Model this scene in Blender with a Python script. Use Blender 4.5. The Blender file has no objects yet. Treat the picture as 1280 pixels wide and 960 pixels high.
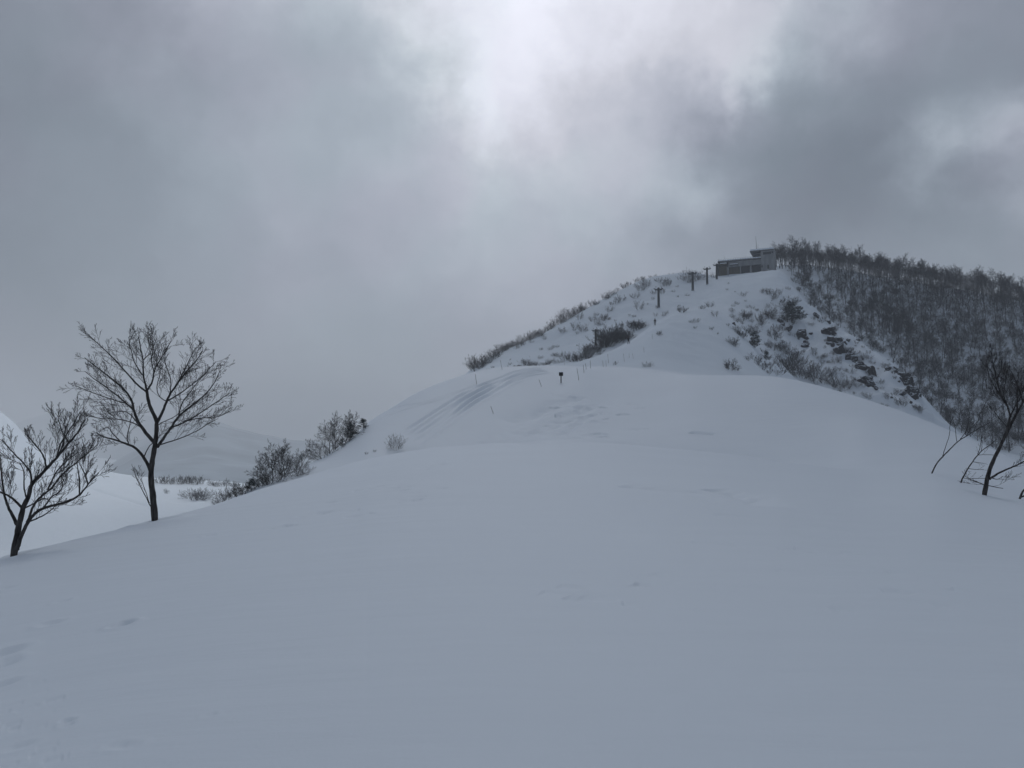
import bpy, math, random
import numpy as np
from mathutils import Vector, Matrix

random.seed(7)
RNG = np.random.default_rng(11)
S = bpy.context.scene
COL = S.collection
PI = math.pi
F = 950.0
HORIZON = 540.0
PITCH = math.atan((HORIZON - 480.0) / F)
EYE = 1.6

# ------------------------------------------------------------------ helpers
def ray(px, py):
    x = (px - 640.0) / F; v = (480.0 - py) / F
    y = math.cos(PITCH) - math.sin(PITCH) * v
    z = math.sin(PITCH) + math.cos(PITCH) * v
    return math.atan2(x, y), z / math.hypot(x, y)

def tag(o, label=None, cat=None, group=None, kind=None):
    if label: o['label'] = label
    if cat: o['category'] = cat
    if group: o['group'] = group
    if kind: o['kind'] = kind
    return o

def empty(name, loc, rz=0.0, scale=1.0):
    o = bpy.data.objects.new(name, None); COL.objects.link(o)
    o.location = loc; o.rotation_euler = (0, 0, rz); o.scale = (scale,) * 3
    o.empty_display_size = 0.2
    return o

def link_mesh(name, me, parent=None):
    o = bpy.data.objects.new(name, me); COL.objects.link(o)
    if parent is not None: o.parent = parent
    return o

def copy_tree(o, parent=None):
    c = o.copy(); COL.objects.link(c)
    if parent is not None: c.parent = parent
    for ch in list(o.children): copy_tree(ch, c)
    return c

class MB:
    def __init__(s): s.v = []; s.f = []; s.mi = []; s.cur = 0
    def face(s, idx): s.f.append(idx); s.mi.append(s.cur)
    def tube(s, pts, rad, n=5, cap=True):
        pts = [Vector(p) for p in pts]
        if len(pts) < 2: return
        base = len(s.v)
        ref = None
        for i, p in enumerate(pts):
            t = (pts[min(i + 1, len(pts) - 1)] - pts[max(i - 1, 0)])
            if t.length < 1e-9: t = Vector((0, 0, 1))
            t.normalize()
            if ref is None:
                ref = t.orthogonal().normalized()
            ref = (ref - t * ref.dot(t))
            ref = ref.normalized() if ref.length > 1e-6 else t.orthogonal().normalized()
            b = t.cross(ref)
            r = rad[i]
            for k in range(n):
                a = 2 * PI * k / n
                s.v.append(tuple(p + ref * (math.cos(a) * r) + b * (math.sin(a) * r)))
        for i in range(len(pts) - 1):
            for k in range(n):
                a = base + i * n + k; b2 = base + i * n + (k + 1) % n
                s.face((a, b2, b2 + n, a + n))
        if cap:
            s.face(tuple(base + k for k in range(n))[::-1])
            e = base + (len(pts) - 1) * n
            s.face(tuple(e + k for k in range(n)))
    def box(s, x0, x1, y0, y1, z0, z1):
        b = len(s.v)
        s.v += [(x0, y0, z0), (x1, y0, z0), (x1, y1, z0), (x0, y1, z0), (x0, y0, z1), (x1, y0, z1), (x1, y1, z1), (x0, y1, z1)]
        for q in ((0, 3, 2, 1), (4, 5, 6, 7), (0, 1, 5, 4), (1, 2, 6, 5), (2, 3, 7, 6), (3, 0, 4, 7)):
            s.face(tuple(b + i for i in q))
    def mesh(s, name, mats, smooth=False):
        me = bpy.data.meshes.new(name)
        me.from_pydata(s.v, [], s.f)
        for m in mats: me.materials.append(m)
        if len(mats) > 1: me.polygons.foreach_set('material_index', s.mi)
        if smooth: me.polygons.foreach_set('use_smooth', [True] * len(s.f))
        me.update()
        return me

# ------------------------------------------------------------------ materials
def mat_base(name):
    m = bpy.data.materials.new(name); m.use_nodes = True
    nt = m.node_tree
    b = nt.nodes['Principled BSDF']
    b.inputs['Roughness'].default_value = 0.85
    b.inputs['Specular IOR Level'].default_value = 0.2
    return m, nt, b

def ramp_mat(name, c0, c1, scale=3.0, rough=0.85, bump=0.3, stretch=(1, 1, 1), lo=0.35, hi=0.65, dist=0.02):
    m, nt, b = mat_base(name)
    tc = nt.nodes.new('ShaderNodeTexCoord'); mp = nt.nodes.new('ShaderNodeMapping')
    mp.inputs['Scale'].default_value = stretch
    nz = nt.nodes.new('ShaderNodeTexNoise'); nz.inputs['Scale'].default_value = scale; nz.inputs['Detail'].default_value = 6
    cr = nt.nodes.new('ShaderNodeValToRGB')
    cr.color_ramp.elements[0].position = lo; cr.color_ramp.elements[1].position = hi
    cr.color_ramp.elements[0].color = (*c0, 1); cr.color_ramp.elements[1].color = (*c1, 1)
    bp = nt.nodes.new('ShaderNodeBump'); bp.inputs['Strength'].default_value = bump; bp.inputs['Distance'].default_value = dist
    L = nt.links.new
    L(tc.outputs['Object'], mp.inputs['Vector']); L(mp.outputs[0], nz.inputs['Vector'])
    L(nz.outputs[0], cr.inputs[0]); L(cr.outputs[0], b.inputs['Base Color'])
    L(nz.outputs[0], bp.inputs['Height']); L(bp.outputs[0], b.inputs['Normal'])
    b.inputs['Roughness'].default_value = rough
    return m

SNOWC = (0.72, 0.79, 0.865)

def snow_near_mat():
    m, nt, b = mat_base('wind_packed_snow')
    L = nt.links.new
    b.inputs['Roughness'].default_value = 0.6; b.inputs['Specular IOR Level'].default_value = 0.38
    geo = nt.nodes.new('ShaderNodeNewGeometry')
    mp = nt.nodes.new('ShaderNodeMapping'); mp.inputs['Rotation'].default_value = (0, 0, 0.35); mp.inputs['Scale'].default_value = (0.35, 1.6, 1)
    n1 = nt.nodes.new('ShaderNodeTexNoise'); n1.inputs['Scale'].default_value = 0.9; n1.inputs['Detail'].default_value = 7; n1.inputs['Roughness'].default_value = 0.5
    n2 = nt.nodes.new('ShaderNodeTexNoise'); n2.inputs['Scale'].default_value = 40; n2.inputs['Detail'].default_value = 4
    n3 = nt.nodes.new('ShaderNodeTexNoise'); n3.inputs['Scale'].default_value = 0.12; n3.inputs['Detail'].default_value = 5
    L(geo.outputs['Position'], mp.inputs['Vector']); L(mp.outputs[0], n1.inputs['Vector'])
    L(geo.outputs['Position'], n2.inputs['Vector']); L(geo.outputs['Position'], n3.inputs['Vector'])
    b1 = nt.nodes.new('ShaderNodeBump'); b1.inputs['Strength'].default_value = 0.55; b1.inputs['Distance'].default_value = 0.07
    b2 = nt.nodes.new('ShaderNodeBump'); b2.inputs['Strength'].default_value = 0.35; b2.inputs['Distance'].default_value = 0.003
    L(n1.outputs[0], b1.inputs['Height']); L(n2.outputs[0], b2.inputs['Height']); L(b1.outputs[0], b2.inputs['Normal'])
    L(b2.outputs[0], b.inputs['Normal'])
    mx = nt.nodes.new('ShaderNodeMix'); mx.data_type = 'RGBA'
    mx.inputs['A'].default_value = (SNOWC[0] * 0.95, SNOWC[1] * 0.95, SNOWC[2] * 0.96, 1); mx.inputs['B'].default_value = (SNOWC[0] * 1.03, SNOWC[1] * 1.03, SNOWC[2] * 1.03, 1)
    L(n3.outputs[0], mx.inputs['Factor']); L(mx.outputs['Result'], b.inputs['Base Color'])
    return m

def snow_rock_mat(name, lo, hi, rock=(0.05, 0.05, 0.055), rock2=(0.13, 0.12, 0.12), snow=SNOWC, nscale=0.5, bump=0.6, bdist=0.5):
    """snow where the surface lies flat, bare dark rock and earth where it is steep"""
    m, nt, b = mat_base(name)
    L = nt.links.new
    geo = nt.nodes.new('ShaderNodeNewGeometry')
    sep = nt.nodes.new('ShaderNodeSeparateXYZ'); L(geo.outputs['Normal'], sep.inputs[0])
    n1 = nt.nodes.new('ShaderNodeTexNoise'); n1.inputs['Scale'].default_value = nscale; n1.inputs['Detail'].default_value = 8; n1.inputs['Roughness'].default_value = 0.65
    L(geo.outputs['Position'], n1.inputs['Vector'])
    ad = nt.nodes.new('ShaderNodeMath'); ad.operation = 'MULTIPLY_ADD'; ad.inputs[1].default_value = 0.5; 
    L(n1.outputs[0], ad.inputs[0]); L(sep.outputs['Z'], ad.inputs[2])
    mr = nt.nodes.new('ShaderNodeMapRange'); mr.inputs['From Min'].default_value = lo + 0.25; mr.inputs['From Max'].default_value = hi + 0.25
    L(ad.outputs[0], mr.inputs['Value'])
    n2 = nt.nodes.new('ShaderNodeTexNoise'); n2.inputs['Scale'].default_value = nscale * 4; n2.inputs['Detail'].default_value = 6
    L(geo.outputs['Position'], n2.inputs['Vector'])
    m1 = nt.nodes.new('ShaderNodeMix'); m1.data_type = 'RGBA'; m1.inputs['A'].default_value = (*rock, 1); m1.inputs['B'].default_value = (*rock2, 1)
    L(n2.outputs[0], m1.inputs['Factor'])
    m2 = nt.nodes.new('ShaderNodeMix'); m2.data_type = 'RGBA'; m2.inputs['B'].default_value = (*snow, 1)
    L(mr.outputs[0], m2.inputs['Factor']); L(m1.outputs['Result'], m2.inputs['A']); L(m2.outputs['Result'], b.inputs['Base Color'])
    bp = nt.nodes.new('ShaderNodeBump'); bp.inputs['Strength'].default_value = bump; bp.inputs['Distance'].default_value = bdist
    L(n1.outputs[0], bp.inputs['Height']); L(bp.outputs[0], b.inputs['Normal'])
    return m

M_SNOW = snow_near_mat()
M_MTN = snow_rock_mat('mountain_snow', 0.3, 0.45, nscale=0.12, bump=0.35, bdist=0.8)
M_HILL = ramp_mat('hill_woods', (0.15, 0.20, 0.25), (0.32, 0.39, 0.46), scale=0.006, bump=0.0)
M_ROCK = snow_rock_mat('rock_with_snow_caps', 0.42, 0.6, rock=(0.014, 0.015, 0.017), rock2=(0.06, 0.058, 0.058), nscale=1.1, bump=0.9, bdist=0.4)
M_BARK = ramp_mat('dark_bark', (0.018, 0.016, 0.016), (0.075, 0.07, 0.068), scale=14, bump=0.8, stretch=(1, 1, 0.25))
M_TWIG = ramp_mat('twig_bark', (0.025, 0.022, 0.022), (0.06, 0.054, 0.052), scale=6, bump=0.0)
M_WOOD = ramp_mat('forest_bark', (0.026, 0.025, 0.026), (0.065, 0.063, 0.063), scale=0.6, bump=0.0)
M_RIME = ramp_mat('rimed_twigs', (0.07, 0.065, 0.062), (0.24, 0.24, 0.25), scale=0.9, bump=0.0)
M_SCRUB = ramp_mat('scrub_twigs', (0.022, 0.02, 0.019), (0.07, 0.066, 0.064), scale=0.9, bump=0.0)
M_NEEDLE = snow_rock_mat('snowy_needles', 0.55, 0.8, rock=(0.010, 0.018, 0.016), rock2=(0.035, 0.05, 0.04), nscale=2.0, bump=0.0)
M_CONC = ramp_mat('weathered_concrete', (0.20, 0.21, 0.22), (0.30, 0.31, 0.32), scale=0.7, stretch=(1, 1, 0.3), bump=0.2)
M_CONC2 = ramp_mat('dark_cladding', (0.10, 0.105, 0.11), (0.16, 0.165, 0.17), scale=1.2, bump=0.2)
M_TAN = ramp_mat('tan_boards', (0.10, 0.095, 0.075), (0.17, 0.155, 0.12), scale=1.5, stretch=(3, 3, 0.2), bump=0.2)
M_GLASS, _nt, _b = mat_base('dark_window_glass'); _b.inputs['Base Color'].default_value = (0.02, 0.025, 0.03, 1); _b.inputs['Roughness'].default_value = 0.15; _b.inputs['Specular IOR Level'].default_value = 0.5
M_STEEL = ramp_mat('painted_steel', (0.035, 0.04, 0.042), (0.075, 0.08, 0.08), scale=3, rough=0.6, bump=0.1)
M_ROOFSNOW = ramp_mat('roof_snow', (0.72, 0.79, 0.87), (0.78, 0.84, 0.9), scale=0.5, bump=0.3, dist=0.1)
M_BAMBOO = ramp_mat('weathered_bamboo', (0.12, 0.12, 0.12), (0.2, 0.19, 0.18), scale=8, bump=0.1)
M_BLACK = ramp_mat('black_paint', (0.012, 0.012, 0.014), (0.022, 0.022, 0.024), scale=5, rough=0.55, bump=0.1)
M_JACKET = ramp_mat('dark_jacket', (0.012, 0.014, 0.02), (0.022, 0.024, 0.034), scale=8, bump=0.2)
M_TROUSER = ramp_mat('black_trousers', (0.01, 0.01, 0.011), (0.018, 0.018, 0.02), scale=8, bump=0.2)
M_SKIN = ramp_mat('skin', (0.36, 0.22, 0.16), (0.42, 0.27, 0.2), scale=6, bump=0.0)

# ------------------------------------------------------------------ noise (numpy)
_P = RNG.permutation(512)
_P = np.concatenate([_P, _P])
_GA = RNG.random(512) * 2 * PI
def pnoise(x, y):
    xi = np.floor(x).astype(np.int64); yi = np.floor(y).astype(np.int64)
    xf = x - xi; yf = y - yi
    u = xf * xf * xf * (xf * (xf * 6 - 15) + 10); v = yf * yf * yf * (yf * (yf * 6 - 15) + 10)
    def g(ix, iy, dx, dy):
        h = _P[(_P[ix & 511] + iy) & 511]
        a = _GA[h]
        return np.cos(a) * dx + np.sin(a) * dy
    n00 = g(xi, yi, xf, yf); n10 = g(xi + 1, yi, xf - 1, yf)
    n01 = g(xi, yi + 1, xf, yf - 1); n11 = g(xi + 1, yi + 1, xf - 1, yf - 1)
    return (n00 * (1 - u) + n10 * u) * (1 - v) + (n01 * (1 - u) + n11 * u) * v
def fbm(x, y, o=4, gain=0.5):
    s = 0; a = 1.0
    for k in range(o):
        s = s + a * pnoise(x * 2 ** k + 17.3 * k, y * 2 ** k - 9.1 * k); a *= gain
    return s

def smooth01(t):
    t = np.clip(t, 0, 1); return t * t * (3 - 2 * t)

# ------------------------------------------------------------------ terrain
# Each list is one line of the terrain (a crest or the hollow behind it): (photo column, photo row or None, distance m[, height m])
def Z(px, r, z): return (px, None, r, z)
K = {}
K[0] = [Z(-400, 3.6, -0.28), Z(0, 3.6, -0.12), Z(640, 3.6, 0.0), Z(1280, 3.6, 0.03), Z(1700, 3.6, 0.05)]
K[1] = [Z(-400, 9, -1.1), Z(0, 9, -0.55), Z(300, 9, -0.2), Z(640, 9, 0.0), Z(1280, 9, -0.05), Z(1700, 9, -0.2)]
K[2] = [(-400, 770, 15), (-100, 735, 18), (0, 697, 20), (95, 672, 22), (190, 650, 25), (275, 628, 31), (340, 607, 38), (400, 590, 44), (480, 569, 50), (560, 557, 52), (640, 553, 52), (700, 552, 52), (850, 561, 50), (1000, 577, 47), (1080, 589, 43), (1160, 594, 36), (1229, 617, 29), (1280, 630, 27), (1400, 665, 22), (1700, 720, 20)]
K[3] = [Z(-400, 40, -14), Z(-100, 45, -12), Z(0, 45, -11), Z(95, 46, -10.5), Z(190, 46, -9.5), (275, 680, 47), (340, 628, 50), (400, 612, 54), (480, 588, 59), (560, 575, 61), (640, 563, 61), (700, 556, 60), (770, 557.5, 58), (850, 563, 56), (1000, 578.5, 52.5), (1060, 585.5, 49), (1100, 586, 48), (1160, 584, 48), (1229, 598, 44), (1280, 608, 42), (1400, 655, 32), (1700, 760, 30)]
K[4] = [Z(-400, 110, -26), Z(-100, 110, -21), Z(0, 110, -20), Z(95, 105, -19.5), Z(190, 95, -16), (275, 634, 60), (300, 617, 62), (340, 600, 66), (372, 588, 70), (400, 573, 75), (440, 548, 82), (458, 529, 86), (490, 509, 92), (520, 491, 98), (555, 477, 104), (590, 465.5, 112), (640, 458, 122), (700, 456.5, 130), (760, 462, 127), (830, 466.5, 118), (870, 469, 110), (960, 470, 105), (1000, 476, 102), (1040, 487, 98), (1100, 505, 92), (1160, 527, 85), (1220, 552, 76), (1280, 580, 66), (1400, 640, 55), (1700, 760, 50)]
K[5] = [Z(-400, 160, -28), Z(-100, 160, -20), Z(0, 160, -20), Z(190, 160, -20), Z(275, 140, -19), Z(400, 140, -17), Z(520, 140, -6), (590, 475, 140), (640, 464, 142), (700, 459.5, 142), (760, 458, 146), (830, 463.5, 137), (870, 469, 138), (900, 473, 140), (960, 486, 145), (1000, 515, 150), (1100, 560, 150), (1200, 610, 140), (1280, 660, 130), Z(1700, 130, -25)]
K[6] = [Z(-400, 200, -20), Z(-100, 200, -13), (0, 598, 200), (60, 622, 200), (140, 632, 200), (280, 632, 200), Z(400, 190, -18), Z(520, 190, -8), (590, 474, 180), (640, 463, 170), (700, 458.5, 152), (720, 453, 158), (740, 447, 165), (760, 440, 173), (790, 425, 186), (820, 403, 200), (850, 389, 215), (885, 384, 225), (905, 394, 222), (930, 415, 215), (955, 445, 207), (970, 463, 202), (1000, 500, 200), (1100, 545, 205), (1200, 590, 200), (1280, 630, 190), Z(1700, 190, -32)]
K[7] = [Z(-400, 270, 4), Z(-100, 265, -3), (0, 552, 265), (40, 590, 265), (140, 607, 265), (280, 614, 260), Z(400, 260, -20), Z(520, 240, -6), (590, 482, 230), (640, 468, 222), (700, 460, 215), (740, 456, 225), (790, 437, 245), (820, 417, 258), (850, 402, 268), (885, 392, 275), (905, 393, 270), (930, 410, 262), (960, 440, 255), (1000, 480, 255), (1040, 494, 252), (1100, 513, 248), (1160, 545, 240), (1280, 600, 235), Z(1700, 240, -36)]
K[8] = [(-400, 430, 330), (-100, 478, 330), (0, 515, 330), (17, 527, 330), (30, 543, 330), (42, 560, 330), (80, 577, 330), (140, 590, 330), (200, 597, 330), (280, 602, 325), Z(400, 330, -24), Z(520, 300, 0), (590, 470, 280), (640, 450, 285), (700, 430, 300), (760, 402, 315), (820, 372, 340), (900, 348, 398), (930, 344, 400), (975, 338, 392), (1000, 372, 362), (1040, 408, 333), (1080, 432, 312), (1120, 460, 292), (1150, 492, 278), (1180, 530, 268), (1280, 585, 260), Z(1700, 260, -38)]
K[9] = [Z(-400, 400, 10), Z(-100, 390, -10), Z(0, 390, -24), Z(140, 380, -28), Z(280, 380, -28), Z(400, 380, -28), Z(520, 350, 0), (590, 461, 312), (600, 455, 316), (620, 444, 322), (650, 431, 330), (690, 409, 345), (720, 391, 357), (745, 378, 367), (770, 364, 378), (790, 354, 388), (820, 345, 400), (860, 340, 415), (900, 346, 416), (945, 341.5, 416), (975, 340, 416), (1000, 378, 392), (1040, 416, 368), (1080, 445, 350), (1120, 474, 338), (1150, 508, 330), (1180, 545, 322), (1280, 572, 322), Z(1700, 320, -25)]
K[10] = [Z(-400, 450, 0), Z(-100, 440, -25), Z(400, 430, -40), Z(520, 400, -10), (590, 480, 350), (650, 448, 370), (720, 405, 395), (790, 366, 420), (860, 349, 440), (900, 347, 440), (950, 342, 440), (975, 336, 445), (1040, 372, 432), (1080, 395, 425), (1150, 440, 415), (1200, 468, 410), (1280, 500, 405), Z(1700, 400, 15)]
K[11] = [Z(-400, 520, -30), Z(-100, 520, -50), Z(400, 500, -55), Z(520, 480, -30), (590, 540, 430), (720, 430, 450), (860, 362, 480), (900, 352, 480), (950, 338, 480), (975, 333, 480), (1040, 336, 485), (1100, 345, 492), (1200, 362, 500), (1280, 378, 500), (1400, 400, 500), Z(1700, 500, 50)]
K[12] = [Z(-400, 900, -100), Z(0, 900, -100), Z(520, 900, -100), Z(1280, 900, -60), Z(1700, 900, -60)]
K[13] = [Z(-400, 2500, -110), Z(1700, 2500, -110)]
K[14] = [Z(-400, 9500, -110), Z(1700, 9500, -110)]

def pchip_slopes(x, y):
    h = np.diff(x, axis=0); d = np.diff(y, axis=0) / h
    m = np.zeros_like(y)
    w1 = 2 * h[1:] + h[:-1]; w2 = h[1:] + 2 * h[:-1]
    same = (d[:-1] * d[1:]) > 0
    with np.errstate(divide='ignore', invalid='ignore'):
        mm = (w1 + w2) / (w1 / d[:-1] + w2 / d[1:])
    m[1:-1] = np.where(same, mm, 0.0)
    m[0] = d[0]; m[-1] = d[-1]
    return m
def pchip_eval(x, y, m, q):
    i = np.clip(np.searchsorted(x, q) - 1, 0, len(x) - 2)
    h = x[i + 1] - x[i]; t = (q - x[i]) / h
    return ((1 + 2 * t) * (1 - t) ** 2) * y[i] + t * (1 - t) ** 2 * h * m[i] + t * t * (3 - 2 * t) * y[i + 1] + t * t * (t - 1) * h * m[i + 1]

az_in = np.radians(np.arange(-37.5, 38.01, 0.085))
az_out = np.radians(np.concatenate([np.linspace(38.4, 60, 40), np.linspace(62, 298, 90), np.linspace(300, 322.1, 40)]))
AZ = np.concatenate([az_in, az_out])            # once round the camera
NA = len(AZ)
RR = np.concatenate([np.exp(np.linspace(math.log(0.25), math.log(3), 30))[:-1],
                     np.exp(np.linspace(math.log(3), math.log(60), 520))[:-1], np.exp(np.linspace(math.log(60), math.log(138), 300))[:-1], np.exp(np.linspace(math.log(138), math.log(520), 270))[:-1],
                     np.exp(np.linspace(math.log(520), math.log(9500), 90))])
NR = len(RR)
kr = np.zeros((len(K), NA)); kz = np.zeros((len(K), NA))
for k in range(len(K)):
    A = []; R_ = []; Zz = []
    for e in K[k]:
        if e[1] is None:
            a, _ = ray(e[0], 540); z = e[3]
        else:
            a, te = ray(e[0], e[1]); z = EYE + te * e[2]
        A.append(a); R_.append(e[2]); Zz.append(z)
    A.append(A[0] + 2 * PI); R_.append(R_[0]); Zz.append(Zz[0])
    A = np.array(A); R_ = np.array(R_, float); Zz = np.array(Zz, float)
    if k <= 1 or k >= 12:
        te_c = Zz
    else:
        te_c = (Zz - EYE) / R_
    q = np.where(AZ < A[0], AZ + 2 * PI, AZ)
    kr[k] = pchip_eval(A, R_, pchip_slopes(A, R_), q)
    v = pchip_eval(A, te_c, pchip_slopes(A, te_c), q)
    kz[k] = v if (k <= 1 or k >= 12) else EYE + v * kr[k]
g_ = np.exp(-(np.arange(-12, 13) / 5.0) ** 2); g_ /= g_.sum(); nin = len(az_in)
for k in range(3, 12):
    for arr in (kr, kz):
        arr[k, :nin] = np.convolve(np.pad(arr[k, :nin], 12, 'edge'), g_, 'valid')
TE = np.zeros((NR, NA))
for j in range(NA):
    # near part: heights joined by distance; far part: elevation angle joined by log distance
    xr = np.concatenate([[0.0, 1.8], kr[:3, j], [kr[2, j] * 1.25]]); yz = np.concatenate([[0.0, kz[0, j] * 0.5], kz[:3, j], [kz[2, j] + (kz[3, j] - kz[2, j]) * min(1, 0.25 * kr[2, j] / (kr[3, j] - kr[2, j]))]])
    zz = pchip_eval(xr, yz, pchip_slopes(xr, yz), np.minimum(RR, xr[-1]))
    te_near = (zz - EYE) / RR
    lr = np.log(kr[2:, j]); te = (kz[2:, j] - EYE) / kr[2:, j]
    te_far = pchip_eval(lr, te, pchip_slopes(lr, te), np.clip(np.log(RR), lr[0], lr[-1]))
    TE[:, j] = np.where(RR < kr[2, j], te_near, te_far)
ker = np.array([1, 4, 6, 4, 1]) / 16.0
for it in range(2):
    P = np.pad(TE[40:], ((2, 2), (0, 0)), mode='edge')
    TE[40:] = sum(ker[i] * P[i:i + NR - 40] for i in range(5))
_g = np.exp(-(np.arange(-14, 15) / 6.5) ** 2); _g /= _g.sum()
_i0 = int(np.searchsorted(RR, 6)); _src = TE[_i0:, :nin].copy(); _pad = np.pad(_src, ((0, 0), (14, 14)), mode='edge')
_sm = sum(_g[q] * _pad[:, q:q + nin] for q in range(29))
_w = np.clip((RR[_i0:] - 6) / 6, 0, 1)[:, None] * np.clip(np.minimum(np.arange(nin), nin - 1 - np.arange(nin)) / 20.0, 0, 1)[None, :]
TE[_i0:, :nin] = _src * (1 - _w) + _sm * _w
AA, R2 = np.meshgrid(AZ, RR)
X = R2 * np.sin(AA); Y = R2 * np.cos(AA)
ZG = EYE + TE * R2

def krow(k): return kr[k][None, :]
m_far = smooth01((R2 - krow(5) * 0.98) / (krow(5) * 0.25))
m_near = 1 - m_far
colpx = 640 + F * np.tan(np.clip(AA, -1.2, 1.2)); colpx = np.where(np.abs(AA) > 1.2, 3000, colpx)
# swells and wind-carved texture on the near snow
ZG += m_near * smooth01((R2 - 3) / 12) * (0.10 * fbm(X / 14, Y / 14, 3) + 0.012 * smooth01(R2 / 20) * fbm(X / 2.6, Y / 0.9, 3))
# mountain relief
m_mtn = m_far * smooth01((colpx - 480) / 100) * (R2 < 900)
rel = 1.6 * fbm(X / 38, Y / 38, 4) + 0.55 * (0.5 - np.abs(fbm(X / 11, Y / 11, 4)))
ZG += m_mtn * smooth01((R2 - krow(6) * 1.05) / 40) * rel
ZG += m_far * (1 - smooth01((colpx - 480) / 100)) * (R2 < 900) * (0.9 * fbm(X / 60, Y / 60, 3) + 0.15 * fbm(X / 9, Y / 9, 3)) * smooth01((R2 - 150) / 80)
# broken ground of the rocky spur: ledges running down its near face
spur = m_mtn * smooth01((colpx - 960) / 40) * (1 - smooth01((R2 - krow(8) * 1.01) / 12)) * smooth01((R2 - krow(7) * 0.95) / 30)
ledge = np.abs(fbm(X / 16 + 5, Y / 16 - 3, 4))
ZG += spur * (1.6 - 5.5 * np.minimum(ledge, 0.35)) 
# small ridge knob gets drifted steps
knob = m_far * (R2 < krow(7)) * smooth01((colpx - 770) / 60)
ZG += knob * 0.35 * fbm(X / 7, Y / 7, 3)

def col_of(az):
    j = int(np.searchsorted(az_in, az)); return max(1, min(len(az_in) - 1, j))
def hit(px, py, rmin=0.0):
    """first point of the terrain seen through a photo pixel"""
    az, te = ray(px, py); j = col_of(az)
    T = (ZG[:, j] - EYE) / RR
    ok = np.where((T >= te - 0.0013) & (RR > rmin))[0]
    i = ok[0] if len(ok) else int(np.argmax(np.where((RR > max(rmin, 3)) & (RR < 900), T, -9)))
    r = RR[i]
    if i > 0 and T[i] > te > T[i - 1]:
        r = RR[i - 1] + (RR[i] - RR[i - 1]) * (te - T[i - 1]) / (T[i] - T[i - 1])
    return gpoint(az, r)
def gpoint(az, r):
    j = col_of(az); t = np.clip((az - AZ[j - 1]) / (AZ[j] - AZ[j - 1]), 0, 1)
    zc = ZG[:, j - 1] * (1 - t) + ZG[:, j] * t
    z = float(np.interp(r, RR, zc))
    return Vector((r * math.sin(az), r * math.cos(az), z))
def rng_of(p): return math.hypot(p.x, p.y)
def dep(p): return p.y      # depth along the view, for turning photo pixels into metres

# ruts, drift edges, footprints: carved into the height field
def carve(poly_px, width, depth, asym=0.0, rim=0.35, rough=0.0, r_lo=0, r_hi=1e9, fade=True, via_hit=True):
    pts = [hit(*p) for p in poly_px]
    W = []
    for a, b in zip(pts[:-1], pts[1:]):
        n = max(1, int((b - a).length / 1.0))
        W += [a.lerp(b, i / n) for i in range(n)]
    W.append(pts[-1])
    W = np.array([(p.x, p.y) for p in W])
    if len(W) > 4:
        for _ in range(3): W[1:-1] = (W[:-2] + 2 * W[1:-1] + W[2:]) / 4
    rmn = np.hypot(W[:, 0], W[:, 1]).min() - width * 4; rmx = np.hypot(W[:, 0], W[:, 1]).max() + width * 4
    i0 = np.searchsorted(RR, max(rmn, 0.3)); i1 = np.searchsorted(RR, rmx)
    a0 = np.arctan2(W[:, 0], W[:, 1]); j0 = np.searchsorted(az_in, a0.min() - 4 * width / max(rmn, 1)); j1 = np.searchsorted(az_in, a0.max() + 4 * width / max(rmn, 1))
    xs = X[i0:i1, j0:j1]; ys = Y[i0:i1, j0:j1]
    best = np.full(xs.shape, 1e9); side = np.zeros(xs.shape); tt = np.zeros(xs.shape)
    for s in range(len(W) - 1):
        ax, ay = W[s]; bx, by = W[s + 1]; dx, dy = bx - ax, by - ay; L2 = dx * dx + dy * dy + 1e-9
        t = np.clip(((xs - ax) * dx + (ys - ay) * dy) / L2, 0, 1)
        ex = xs - ax - t * dx; ey = ys - ay - t * dy; d = np.hypot(ex, ey)
        c = d < best
        best = np.where(c, d, best); side = np.where(c, np.sign(dx * ey - dy * ex), side); tt = np.where(c, (s + t) / (len(W) - 1), tt)
    u = best / width
    prof = -np.exp(-u * u) + rim * np.exp(-((u - 1.9) / 0.7) ** 2) * (1 if asym == 0 else (side * np.sign(asym) > 0))
    if asym: prof = np.where(side * asym > 0, -np.exp(-(u * 2.2) ** 2), -np.exp(-(u * 0.6) ** 2)) 
    e = smooth01(tt / 0.08) * smooth01((1 - tt) / 0.08) if fade else 1.0
    if rough: e = e * (1 + rough * fbm(xs / (width * 2), ys / (width * 2), 2))
    ZG[i0:i1, j0:j1] += 2.2 * depth * prof * e

trk = [[(694, 457), (676, 458), (650, 462), (628, 471), (602, 481), (580, 492), (545, 514), (514, 534), (500, 545)],
       [(690, 460), (659, 465), (637, 473), (611, 487), (580, 506), (554, 525), (527, 545), (514, 556)],
       [(684, 458), (655, 463), (632, 472), (607, 484), (582, 499), (550, 520), (520, 541)],
       [(640, 471), (600, 487), (585, 496), (560, 516), (535, 534), (516, 550)],
       [(620, 475), (593, 483), (549, 500), (505, 512), (475, 522)],
       [(600, 480), (560, 494), (520, 505), (480, 514)]]
for i, t in enumerate(trk):
    d = (0.075, 0.075, 0.055, 0.06, 0.05, 0.04)[i]
    carve(t, 0.24, d, rim=0.45)
    if i < 4:
        carve([(x + 7 - 4 * k / len(t), y + 3.2) for k, (x, y) in enumerate(t)], 0.24, d * .9, rim=0.45)
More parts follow.
